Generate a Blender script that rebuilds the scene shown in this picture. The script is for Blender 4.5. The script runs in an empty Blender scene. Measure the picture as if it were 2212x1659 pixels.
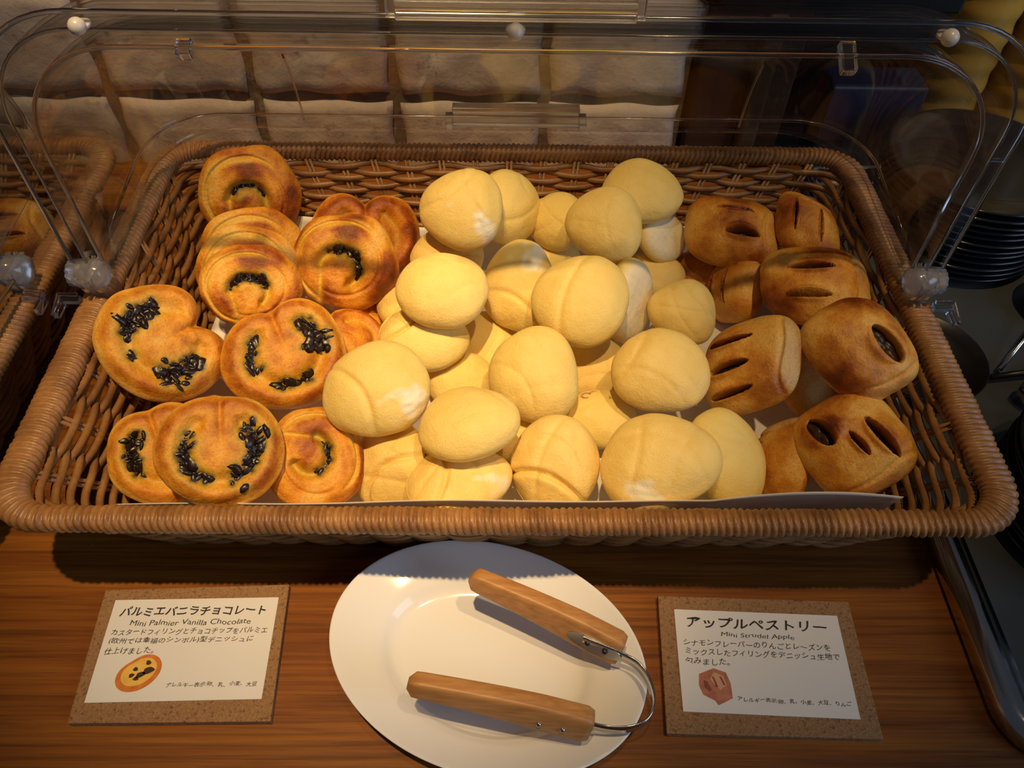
import bpy, math, random
import numpy as np
from mathutils import Matrix, Vector

SC = bpy.context.scene
COL = SC.collection

# ------------------------------------------------------------------ camera
cam_data = bpy.data.cameras.new('camera')
cam_data.sensor_width = 36.0
cam_data.lens = 36.0 * 1720.914 / 2212.0
cam_data.clip_start = 0.02
cam = bpy.data.objects.new('camera', cam_data)
COL.objects.link(cam)
SC.camera = cam
_p, _y, _r = 0.87432385, -0.0196306728, -0.0225454785
Rz = np.array([[math.cos(_y), -math.sin(_y), 0], [math.sin(_y), math.cos(_y), 0], [0, 0, 1]])
fwd = Rz @ np.array([0, math.cos(_p), -math.sin(_p)])
dwn = Rz @ np.array([0, -math.sin(_p), -math.cos(_p)])
rgt = Rz @ np.array([1.0, 0, 0])
r2 = math.cos(_r) * rgt + math.sin(_r) * dwn
d2 = -math.sin(_r) * rgt + math.cos(_r) * dwn
cm = Matrix.Identity(4)
for i in range(3):
    cm[i][0], cm[i][1], cm[i][2] = r2[i], -d2[i], -fwd[i]
cm[0][3], cm[1][3], cm[2][3] = -0.00447, -0.22308, 0.47435
cam.matrix_world = cm

# ------------------------------------------------------------------ world and lights
w = bpy.data.worlds.new('world')
SC.world = w
w.use_nodes = True
w.node_tree.nodes['Background'].inputs[0].default_value = (0.45, 0.55, 0.75, 1)
w.node_tree.nodes['Background'].inputs[1].default_value = 0.07
SC.view_settings.view_transform = 'Standard'
SC.view_settings.look = 'None'
SC.view_settings.exposure = 0.0
SC.view_settings.gamma = 1.0
SC.view_settings.use_curve_mapping = False


def spot(name, loc, target, power, angle, blend, size, color):
    d = bpy.data.lights.new(name, 'SPOT')
    d.energy = power
    d.spot_size = math.radians(angle)
    d.spot_blend = blend
    d.shadow_soft_size = size
    d.color = color
    o = bpy.data.objects.new(name, d)
    COL.objects.link(o)
    o.location = loc
    o.rotation_euler = (Vector(target) - Vector(loc)).to_track_quat('-Z', 'Y').to_euler()
    return o


WARM = (1.0, 0.70, 0.36)
spot('ceiling_spot_lamp', (-0.10, -0.24, 1.75), (-0.12, 0.10, 0.05), 112, 20, 0.9, 0.02, WARM)
spot('ceiling_spot_lamp', (0.36, -0.22, 1.75), (0.09, 0.15, 0.05), 46, 22, 0.9, 0.02, WARM)
spot('ceiling_spot_lamp', (-0.25, -0.15, 1.95), (-0.14, 0.48, 0.14), 125, 24, 0.9, 0.02, WARM)
spot('ceiling_spot_lamp', (0.62, 0.05, 1.75), (0.43, 0.36, 0.10), 34, 20, 0.9, 0.02, WARM)

day = bpy.data.lights.new('window_daylight', 'AREA')
day.energy = 20
day.shape = 'RECTANGLE'
day.size, day.size_y = 1.2, 1.4
day.color = (0.50, 0.70, 1.0)
dayo = bpy.data.objects.new('window_daylight', day)
COL.objects.link(dayo)
dayo.location = (2.1, -1.0, 1.1)
dayo.rotation_euler = (Vector((0.2, 0.1, 0.1)) - Vector(dayo.location)).to_track_quat('-Z', 'Y').to_euler()


# ------------------------------------------------------------------ materials
class NT:
    def __init__(self, name):
        self.m = bpy.data.materials.new(name)
        self.m.use_nodes = True
        self.t = self.m.node_tree
        self.b = self.t.nodes['Principled BSDF']

    def n(self, kind, **kw):
        nd = self.t.nodes.new(kind)
        for k, v in kw.items():
            if k.startswith('i_'):
                nd.inputs[k[2:].replace('_', ' ')].default_value = v
            else:
                setattr(nd, k, v)
        return nd

    def l(self, a, b):
        self.t.links.new(a, b)

    def coord(self, scale=(1, 1, 1), kind='Object'):
        tc = self.n('ShaderNodeTexCoord')
        mp = self.n('ShaderNodeMapping')
        mp.inputs['Scale'].default_value = scale
        self.l(tc.outputs[kind], mp.inputs['Vector'])
        return mp.outputs[0]

    def noise(self, vec, scale, detail=4, rough=0.55):
        nd = self.n('ShaderNodeTexNoise')
        nd.inputs['Scale'].default_value = scale
        nd.inputs['Detail'].default_value = detail
        nd.inputs['Roughness'].default_value = rough
        if vec is not None:
            self.l(vec, nd.inputs['Vector'])
        return nd.outputs['Fac']

    def ramp(self, fac, stops):
        r = self.n('ShaderNodeValToRGB')
        e = r.color_ramp.elements
        while len(e) < len(stops):
            e.new(0.5)
        for k, (p, c) in enumerate(stops):
            e[k].position = p
            e[k].color = (*c, 1) if len(c) == 3 else c
        self.l(fac, r.inputs[0])
        return r.outputs[0]

    def mix(self, fac, a, b, mode='MIX'):
        x = self.n('ShaderNodeMix', data_type='RGBA', blend_type=mode)
        for s, v in ((0, fac), (6, a), (7, b)):
            if hasattr(v, 'is_linked') or hasattr(v, 'links'):
                self.l(v, x.inputs[s])
            elif isinstance(v, (int, float)):
                x.inputs[s].default_value = v
            else:
                x.inputs[s].default_value = (*v, 1)
        return x.outputs[2]

    def math(self, op, a, b=0.0):
        x = self.n('ShaderNodeMath', operation=op)
        for s, v in ((0, a), (1, b)):
            if isinstance(v, (int, float)):
                x.inputs[s].default_value = v
            else:
                self.l(v, x.inputs[s])
        return x.outputs[0]

    def bump(self, h, dist, strength=1.0):
        bn = self.n('ShaderNodeBump')
        bn.inputs['Distance'].default_value = dist
        bn.inputs['Strength'].default_value = strength
        self.l(h, bn.inputs['Height'])
        self.l(bn.outputs[0], self.b.inputs['Normal'])

    def base(self, c):
        if hasattr(c, 'links'):
            self.l(c, self.b.inputs['Base Color'])
        else:
            self.b.inputs['Base Color'].default_value = (*c, 1)

    def set(self, **kw):
        for k, v in kw.items():
            self.b.inputs[k.replace('_', ' ')].default_value = v
        return self.m


def simple(name, c, rough=0.5, metal=0.0, noise_amt=0.12, scale=60.0):
    t = NT(name)
    v = t.coord()
    f = t.noise(v, scale)
    lo = tuple(x * (1 - noise_amt) for x in c)
    hi = tuple(min(1, x * (1 + noise_amt)) for x in c)
    t.base(t.ramp(f, [(0.3, lo), (0.7, hi)]))
    t.set(Roughness=rough, Metallic=metal)
    return t.m


def acrylic(name, tint, boost=1.0, rough=0.015):
    # thin clear plastic: straight-through light plus a Fresnel reflection
    t = NT(name)
    out = t.t.nodes['Material Output']
    tr = t.n('ShaderNodeBsdfTransparent')
    v = t.coord()
    f = t.noise(v, 14.0, 3)
    col = t.ramp(f, [(0.35, tuple(x * 0.97 for x in tint)), (0.65, tint)])
    t.l(col, tr.inputs[0])
    gl = t.n('ShaderNodeBsdfGlossy')
    gl.inputs['Roughness'].default_value = rough
    lw = t.n('ShaderNodeLayerWeight')
    sch = t.math('POWER', lw.outputs['Facing'], 5.0)
    fac = t.math('MULTIPLY', t.math('ADD', t.math('MULTIPLY', sch, 0.80), 0.035), boost)
    mx = t.n('ShaderNodeMixShader')
    t.l(fac, mx.inputs[0])
    t.l(tr.outputs[0], mx.inputs[1])
    t.l(gl.outputs[0], mx.inputs[2])
    t.l(mx.outputs[0], out.inputs['Surface'])
    return t.m


def glass(name, c, rough=0.02, ior=1.49):
    t = NT(name)
    v = t.coord()
    f = t.noise(v, 30.0, 2)
    t.base(t.ramp(f, [(0.3, tuple(x * 0.95 for x in c)), (0.7, c)]))
    t.set(Roughness=rough, IOR=ior)
    t.b.inputs['Transmission Weight'].default_value = 1.0
    return t.m


def mat_wood():
    t = NT('oak_table_wood')
    v = t.coord((1.6, 30.0, 30.0))
    v2 = t.coord((4.0, 150.0, 60.0))
    n1 = t.noise(v, 2.2, 6, 0.6)
    n2 = t.noise(v2, 2.0, 4, 0.6)
    n3 = t.noise(t.coord((1.0, 4.0, 4.0)), 2.5, 3)
    c = t.ramp(n1, [(0.25, (0.13, 0.034, 0.003)), (0.48, (0.25, 0.074, 0.006)), (0.72, (0.36, 0.128, 0.011))])
    g = t.ramp(n2, [(0.36, (0.45, 0.40, 0.35)), (0.55, (1, 1, 1))])
    c = t.mix(0.75, c, g, 'MULTIPLY')
    c = t.mix(0.5, c, t.ramp(n3, [(0.3, (0.6, 0.55, 0.5)), (0.7, (1, 1, 1))]), 'MULTIPLY')
    t.base(c)
    t.bump(n2, 0.0006, 0.5)
    t.b.inputs['Specular IOR Level'].default_value = 0.3
    return t.set(Roughness=0.5)


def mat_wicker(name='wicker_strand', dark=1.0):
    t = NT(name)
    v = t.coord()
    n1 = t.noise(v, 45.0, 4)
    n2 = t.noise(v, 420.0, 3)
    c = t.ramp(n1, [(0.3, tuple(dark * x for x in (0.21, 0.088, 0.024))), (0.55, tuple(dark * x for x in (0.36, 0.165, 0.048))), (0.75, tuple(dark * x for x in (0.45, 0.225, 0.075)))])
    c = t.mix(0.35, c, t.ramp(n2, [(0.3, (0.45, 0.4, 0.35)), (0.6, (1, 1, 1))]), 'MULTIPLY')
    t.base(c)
    t.bump(n2, 0.0004, 0.5)
    return t.set(Roughness=0.42)


def mat_bread(name, kind):
    t = NT(name)
    at = t.n('ShaderNodeAttribute', attribute_name='tone')
    sp = t.n('ShaderNodeSeparateColor')
    t.l(at.outputs['Color'], sp.inputs[0])
    R_, G_, B_ = sp.outputs[0], sp.outputs[1], sp.outputs[2]
    v = t.coord()
    nbig = t.noise(v, 55.0, 5, 0.6)
    nfine = t.noise(v, 700.0, 4, 0.6)
    if kind == 'melon':
        oi = t.n('ShaderNodeObjectInfo')
        c = t.ramp(nbig, [(0.3, (0.82, 0.55, 0.14)), (0.6, (0.87, 0.63, 0.20))])
        c = t.mix(t.math('MULTIPLY', oi.outputs['Random'], 0.5), c, (0.84, 0.65, 0.17))
        c = t.mix(R_, c, (0.86, 0.79, 0.58))
        c = t.mix(t.math('MULTIPLY', G_, 0.5), c, (0.72, 0.42, 0.10))
        vo = t.n('ShaderNodeTexVoronoi')
        vo.inputs['Scale'].default_value = 95.0
        t.l(v, vo.inputs['Vector'])
        spots = t.ramp(vo.outputs['Distance'], [(0.045, (1, 1, 1)), (0.085, (0, 0, 0))])
        vn = t.noise(v, 38.0, 2)
        gate = t.ramp(vn, [(0.60, (0, 0, 0)), (0.66, (1, 1, 1))])
        spk = t.mix(1.0, spots, gate, 'MULTIPLY')
        c = t.mix(t.math('MULTIPLY', spk, 0.6), c, (0.42, 0.20, 0.03))
        c = t.mix(B_, c, (0.26, 0.055, 0.025))
        t.base(c)
        h = t.math('ADD', nfine, t.math('MULTIPLY', t.noise(v, 170.0, 3), 1.6))
        t.bump(h, 0.0007, 0.55)
        t.b.inputs['Subsurface Weight'].default_value = 0.12
        t.b.inputs['Subsurface Radius'].default_value = (0.012, 0.007, 0.003)
        t.b.inputs['Subsurface Scale'].default_value = 0.4
        return t.set(Roughness=0.62)
    if kind == 'palmier':
        gold, brown, cust = (0.76, 0.32, 0.026), (0.36, 0.080, 0.006), (0.62, 0.42, 0.045)
    else:
        gold, brown, cust = (0.70, 0.29, 0.030), (0.32, 0.072, 0.007), (0.66, 0.46, 0.20)
    f = t.math('ADD', R_, t.math('MULTIPLY', t.math('SUBTRACT', nbig, 0.5), 1.5))
    c = t.ramp(f, [(0.08, (0.80, 0.44, 0.085)), (0.32, gold), (0.80, brown), (1.0, tuple(x * 0.55 for x in brown))])
    c = t.mix(G_, c, cust)
    fl = t.ramp(nfine, [(0.32, (0.62, 0.52, 0.42)), (0.55, (1, 1, 1))])
    c = t.mix(0.5, c, fl, 'MULTIPLY')
    c = t.mix(B_, c, (0.035, 0.014, 0.008))
    t.base(c)
    h = t.math('ADD', nfine, t.math('MULTIPLY', t.noise(v, 240.0, 3), 1.8))
    t.bump(h, 0.0007, 0.6)
    t.b.inputs['Specular IOR Level'].default_value = 0.35
    return t.set(Roughness=0.40 if kind == 'strudel' else 0.48)


def mat_brick():
    t = NT('whitewashed_brick')
    v = t.coord()
    n1 = t.noise(v, 9.0, 6, 0.65)
    n2 = t.noise(v, 36.0, 6, 0.7)
    n3 = t.noise(t.coord((1, 1, 2.5)), 22.0, 5, 0.65)
    c = t.ramp(n1, [(0.3, (0.42, 0.32, 0.235)), (0.6, (0.57, 0.46, 0.35)), (0.8, (0.63, 0.53, 0.42))])
    c = t.mix(t.ramp(n2, [(0.60, (0, 0, 0)), (0.70, (0.75, 0.75, 0.75))]), c, (0.16, 0.09, 0.065))
    c = t.mix(t.ramp(n3, [(0.58, (0, 0, 0)), (0.72, (0.6, 0.6, 0.6))]), c, (0.25, 0.15, 0.13))
    t.base(c)
    t.bump(n2, 0.003, 0.6)
    return t.set(Roughness=0.8)


def mat_mortar():
    t = NT('brown_mortar')
    v = t.coord()
    n = t.noise(v, 80.0, 5)
    t.base(t.ramp(n, [(0.3, (0.12, 0.075, 0.04)), (0.7, (0.21, 0.14, 0.085))]))
    t.bump(n, 0.002)
    return t.set(Roughness=0.9)


def mat_cork():
    t = NT('cork_board')
    v = t.coord()
    vo = t.n('ShaderNodeTexVoronoi')
    vo.inputs['Scale'].default_value = 900.0
    t.l(v, vo.inputs['Vector'])
    n = t.noise(v, 500.0, 4)
    c = t.ramp(vo.outputs['Distance'], [(0.1, (0.36, 0.20, 0.085)), (0.6, (0.27, 0.14, 0.055))])
    c = t.mix(t.ramp(n, [(0.55, (0, 0, 0)), (0.68, (0.8, 0.8, 0.8))]), c, (0.10, 0.045, 0.02))
    t.base(c)
    t.bump(n, 0.0006)
    return t.set(Roughness=0.85)


def mat_handle_wood():
    t = NT('beech_handle_wood')
    v = t.coord((6, 60, 60))
    n = t.noise(v, 6.0, 5)
    t.base(t.ramp(n, [(0.3, (0.40, 0.175, 0.05)), (0.7, (0.58, 0.29, 0.10))]))
    return t.set(Roughness=0.45)


MW = mat_wood()
MWICK = mat_wicker()
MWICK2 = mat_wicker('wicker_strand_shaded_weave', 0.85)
MMEL = mat_bread('melon_bun_crust', 'melon')
MPAL = mat_bread('palmier_crust', 'palmier')
MSTR = mat_bread('strudel_crust', 'strudel')
MCHO = simple('chocolate_chips', (0.014, 0.006, 0.004), 0.34, 0, 0.3, 200)
MFILL = simple('dark_apple_filling', (0.045, 0.020, 0.010), 0.35, 0, 0.4, 300)
MBRICK = mat_brick()
MMORT = mat_mortar()
MCORK = mat_cork()
MPAPER = simple('white_card_paper', (0.74, 0.71, 0.66), 0.32, 0, 0.02, 20)
MLINER = simple('white_liner_paper', (0.78, 0.72, 0.64), 0.7, 0, 0.03, 40)
MINK = simple('black_ink', (0.02, 0.018, 0.016), 0.5, 0, 0.1)
MPLATE = simple('white_glazed_porcelain', (0.80, 0.78, 0.74), 0.12, 0, 0.01, 10)
MSTEEL = simple('polished_steel', (0.62, 0.60, 0.56), 0.16, 1.0, 0.05, 30)
MHW = mat_handle_wood()
MACR = acrylic('clear_acrylic_sheet', (0.955, 0.955, 0.95), 1.0)
MACRE = glass('clear_acrylic_edge', (0.93, 0.92, 0.92), 0.10)
MHAND = glass('clear_acrylic_handle', (0.95, 0.94, 0.92), 0.16)
MHINGE = glass('frosted_hinge_plastic', (0.95, 0.95, 0.95), 0.12)
MHINGE.node_tree.nodes['Principled BSDF'].inputs['Transmission Weight'].default_value = 0.90
MRUB = simple('milky_rubber_bumper', (0.50, 0.46, 0.41), 0.3, 0, 0.05)
MDARK = simple('dark_glazed_ceramic', (0.014, 0.016, 0.021), 0.12, 0, 0.15)
MBLACK = simple('black_lacquer', (0.010, 0.009, 0.009), 0.35, 0, 0.2)
MPOST = simple('dark_stained_post', (0.042, 0.020, 0.010), 0.5, 0, 0.35, 12)
MPOSTL = simple('dark_stained_post_edge', (0.060, 0.036, 0.016), 0.45, 0, 0.3, 12)
MNAVY = simple('navy_blue_card', (0.012, 0.028, 0.070), 0.4, 0, 0.2)
MAMBER = glass('amber_glass', (0.80, 0.46, 0.08), 0.12, 1.3)
MAMBER.node_tree.nodes['Principled BSDF'].inputs['Transmission Weight'].default_value = 0.35
MCHAR = simple('charcoal_tray_mat', (0.060, 0.064, 0.062), 0.35, 0, 0.2, 8)


# ------------------------------------------------------------------ mesh helpers
class MB:
    """collects vertices and faces for one mesh"""

    def __init__(self):
        self.v, self.f, self.n = [], [], 0

    def add(self, v, f):
        self.v.append(np.asarray(v, float).reshape(-1, 3))
        n = self.n
        self.f.extend([tuple(i + n for i in q) for q in f])
        self.n += len(self.v[-1])

    def box(self, c, s, rot=None):
        c, s = np.array(c, float), np.array(s, float) / 2
        v = np.array([[x, y, z] for x in (-1, 1) for y in (-1, 1) for z in (-1, 1)], float) * s
        if rot is not None:
            v = v @ np.array(rot).T
        self.add(v + c, [(0, 1, 3, 2), (4, 6, 7, 5), (0, 4, 5, 1), (2, 3, 7, 6), (0, 2, 6, 4), (1, 5, 7, 3)])

    def tube(self, pts, rad, seg=8, closed=False, caps=True, squash=None):
        pts = np.asarray(pts, float)
        n = len(pts)
        if closed:
            tg = np.roll(pts, -1, 0) - np.roll(pts, 1, 0)
        else:
            tg = np.gradient(pts, axis=0)
        tg /= np.linalg.norm(tg, axis=1)[:, None] + 1e-12
        up = np.array([0, 0, 1.0])
        if np.abs(tg @ up).min() > 0.9 or np.abs(tg @ up).max() > 0.98:
            up = np.array([0.31, 0.87, 0.2])
            if np.abs(tg @ up).max() > 0.97:
                up = np.array([0.9, -0.3, 0.1])
        a = np.cross(tg, up)
        a /= np.linalg.norm(a, axis=1)[:, None] + 1e-12
        b = np.cross(a, tg)
        rad = np.broadcast_to(np.asarray(rad, float), (n,))
        ph = np.linspace(0, 2 * np.pi, seg, endpoint=False)
        sx, sy = squash if squash else (1, 1)
        ring = pts[:, None, :] + rad[:, None, None] * (sx * np.cos(ph)[None, :, None] * a[:, None, :] + sy * np.sin(ph)[None, :, None] * b[:, None, :])
        f = []
        m = n if closed else n - 1
        for i in range(m):
            j = (i + 1) % n
            for k in range(seg):
                l = (k + 1) % seg
                f.append((i * seg + k, i * seg + l, j * seg + l, j * seg + k))
        if not closed and caps:
            f.append(tuple(range(seg))[::-1])
            f.append(tuple((n - 1) * seg + k for k in range(seg)))
        self.add(ring.reshape(-1, 3), f)

    def grid(self, arr, closed_u=False, closed_v=False):
        """arr (nu, nv, 3)"""
        nu, nv, _ = arr.shape
        f = []
        for i in range(nu if closed_u else nu - 1):
            for k in range(nv if closed_v else nv - 1):
                i2, k2 = (i + 1) % nu, (k + 1) % nv
                f.append((i * nv + k, i2 * nv + k, i2 * nv + k2, i * nv + k2))
        self.add(arr.reshape(-1, 3), f)

    def lathe(self, prof, center=(0, 0, 0), seg=64, sx=1.0, sy=1.0, cap0=False, cap1=False):
        ph = np.linspace(0, 2 * np.pi, seg, endpoint=False)
        prof = np.asarray(prof, float)
        arr = np.stack([prof[:, 0:1] * np.cos(ph) * sx, prof[:, 0:1] * np.sin(ph) * sy, np.repeat(prof[:, 1:2], seg, 1)], -1) + np.array(center)
        self.grid(arr, closed_v=True)
        n = self.n - len(prof) * seg
        if cap0:
            self.f.append(tuple(n + k for k in range(seg)))
        if cap1:
            self.f.append(tuple(n + (len(prof) - 1) * seg + k for k in range(seg))[::-1])

    def sphere(self, c, r, seg=12, rings=8, sc=(1, 1, 1)):
        th = np.linspace(0.001, np.pi - 0.001, rings)
        ph = np.linspace(0, 2 * np.pi, seg, endpoint=False)
        arr = np.stack([np.sin(th)[:, None] * np.cos(ph), np.sin(th)[:, None] * np.sin(ph), np.repeat(np.cos(th)[:, None], seg, 1)], -1) * r * np.array(sc) + np.array(c)
        self.grid(arr[::-1], closed_v=True)

    def build(self, name, mat, parent=None, smooth=True, recalc=True, loc=None, rot=None, bevel=0.0, weld=0.0):
        me = bpy.data.meshes.new(name)
        me.from_pydata(np.concatenate(self.v).tolist(), [], self.f)
        if recalc:
            import bmesh
            bm = bmesh.new()
            bm.from_mesh(me)
            if weld:
                bmesh.ops.remove_doubles(bm, verts=bm.verts, dist=weld)
            bmesh.ops.recalc_face_normals(bm, faces=bm.faces)
            bm.to_mesh(me)
            bm.free()
        me.materials.append(mat)
        if smooth:
            me.polygons.foreach_set('use_smooth', [True] * len(me.polygons))
        me.update()
        o = bpy.data.objects.new(name, me)
        COL.objects.link(o)
        if parent is not None:
            o.parent = parent
        if loc is not None:
            o.location = loc
        if rot is not None:
            o.rotation_euler = rot
        if bevel:
            md = o.modifiers.new('bevel', 'BEVEL')
            md.width = bevel
            md.segments = 3
            md.limit_method = 'ANGLE'
        return o


def tag(o, label, cat, group=None, kind=None):
    if label:
        o['label'] = label
    if cat:
        o['category'] = cat
    if group:
        o['group'] = group
    if kind:
        o['kind'] = kind
    return o


def thing(name, label, cat, loc=(0, 0, 0), rot=(0, 0, 0), group=None):
    o = bpy.data.objects.new(name, None)
    COL.objects.link(o)
    o.empty_display_size = 0.02
    o.location = loc
    o.rotation_euler = rot
    return tag(o, label, cat, group)


def copy_tree(o, parent=None):
    c = o.copy()
    COL.objects.link(c)
    if parent is not None:
        c.parent = parent
    for ch in list(o.children):
        copy_tree(ch, c)
    return c


def rrect(x0, x1, y0, y1, r, step):
    """points and outward normals round a rounded rectangle, evenly spaced by arc length"""
    segs = []
    lx, ly = x1 - x0 - 2 * r, y1 - y0 - 2 * r
    tot = 2 * lx + 2 * ly + 2 * math.pi * r
    n = int(round(tot / step))
    out, nor = [], []
    parts = [('l', (x0 + r, y0), (1, 0), lx), ('a', (x1 - r, y0 + r), -math.pi / 2), ('l', (x1, y0 + r), (0, 1), ly), ('a', (x1 - r, y1 - r), 0),
             ('l', (x1 - r, y1), (-1, 0), lx), ('a', (x0 + r, y1 - r), math.pi / 2), ('l', (x0, y1 - r), (0, -1), ly), ('a', (x0 + r, y0 + r), math.pi)]
    for i in range(n):
        s = tot * i / n
        for p in parts:
            L = p[3] if p[0] == 'l' else math.pi / 2 * r
            if s <= L:
                if p[0] == 'l':
                    out.append((p[1][0] + p[2][0] * s, p[1][1] + p[2][1] * s))
                    nor.append((p[2][1], -p[2][0]))
                else:
                    a = p[2] + s / max(r, 1e-9)
                    out.append((p[1][0] + r * math.cos(a), p[1][1] + r * math.sin(a)))
                    nor.append((math.cos(a), math.sin(a)))
                break
            s -= L
    return np.array(out), np.array(nor), tot


# ------------------------------------------------------------------ setting
m = MB()
m.box((0.05, -0.11, -0.02), (2.1, 1.18, 0.04))
table = m.build('buffet_table', MW, None, smooth=False, bevel=0.004)
tag(table, 'long oak buffet table top with fine grain under the basket, plate and cards', 'table')

m = MB()
m.box((-0.37, 0.4895, 0.70), (1.07, 0.05, 1.6))
wall = m.build('wall_back', MMORT, None, smooth=False)
tag(wall, None, None, None, 'structure')
rng = np.random.default_rng(5)
mb = MB()
px = [-0.915, -0.780, -0.645, -0.509, -0.372, -0.237, -0.106, 0.033, 0.166]
pz = [-0.030, 0.0715, 0.172, 0.273, 0.374, 0.475, 0.576]
for i in range(len(px) - 1):
    for k in range(len(pz) - 1):
        xa, xb = px[i] + 0.0050, px[i + 1] - 0.0050
        za, zb = pz[k] + 0.0045, pz[k + 1] - 0.0045
        nx, nz = 22, 14
        gx = np.linspace(0, 1, nx)
        gz = np.linspace(0, 1, nz)
        X = xa + (xb - xa) * gx[:, None] + 0.0015 * np.sin(9 * gz + rng.uniform(0, 6))[None, :] * (np.abs(gx - .5) * 2)[:, None] ** 4
        Z = za + (zb - za) * gz[None, :] + 0.0016 * np.sin(11 * gx + rng.uniform(0, 6))[:, None] * (np.abs(gz - .5) * 2)[None, :] ** 4
        ed = np.minimum(np.minimum(gx, 1 - gx)[:, None] * (xb - xa), np.minimum(gz, 1 - gz)[None, :] * (zb - za))
        Y = 0.4575 + 0.0045 * np.exp(-ed / 0.0018) + 0.0008 * np.sin(gx[:, None] * 17 + rng.uniform(0, 6)) * np.cos(gz[None, :] * 13) + rng.uniform(0, 0.0012)
        arr = np.stack([X, Y, Z], -1)
        back = arr.copy()
        back[..., 1] = 0.482
        mb.grid(arr)
        for e in ((arr[0], back[0]), (arr[-1], back[-1]), (arr[:, 0], back[:, 0]), (arr[:, -1], back[:, -1])):
            mb.grid(np.stack(e, 0))
bk = mb.build('brickwork', MBRICK, wall, recalc=True, weld=1e-5)

m = MB()
m.box((0.58, 0.567, 0.45), (0.84, 0.03, 1.1))
dk = m.build('wall_alcove', MBLACK, None, smooth=False)
tag(dk, None, None, None, 'structure')

post = thing('wooden_post', 'dark stained wooden post at the right end of the brick wall', 'post', (0.172, 0.49, 0))
m = MB()
m.box((0.023, -0.012, 0.082), (0.046, 0.05, 0.164))
m.build('post_board', MPOST, post, smooth=False, bevel=0.002)
m = MB()
m.box((0.055, -0.018, 0.082), (0.018, 0.062, 0.164))
m.build('post_edge', MPOSTL, post, smooth=False, bevel=0.004)
m = MB()
m.box((0.078, -0.008, 0.082), (0.026, 0.042, 0.164))
m.build('post_board', MPOST, post, smooth=False, bevel=0.002)


# ------------------------------------------------------------------ baskets
RIMZ = 0.09


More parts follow.
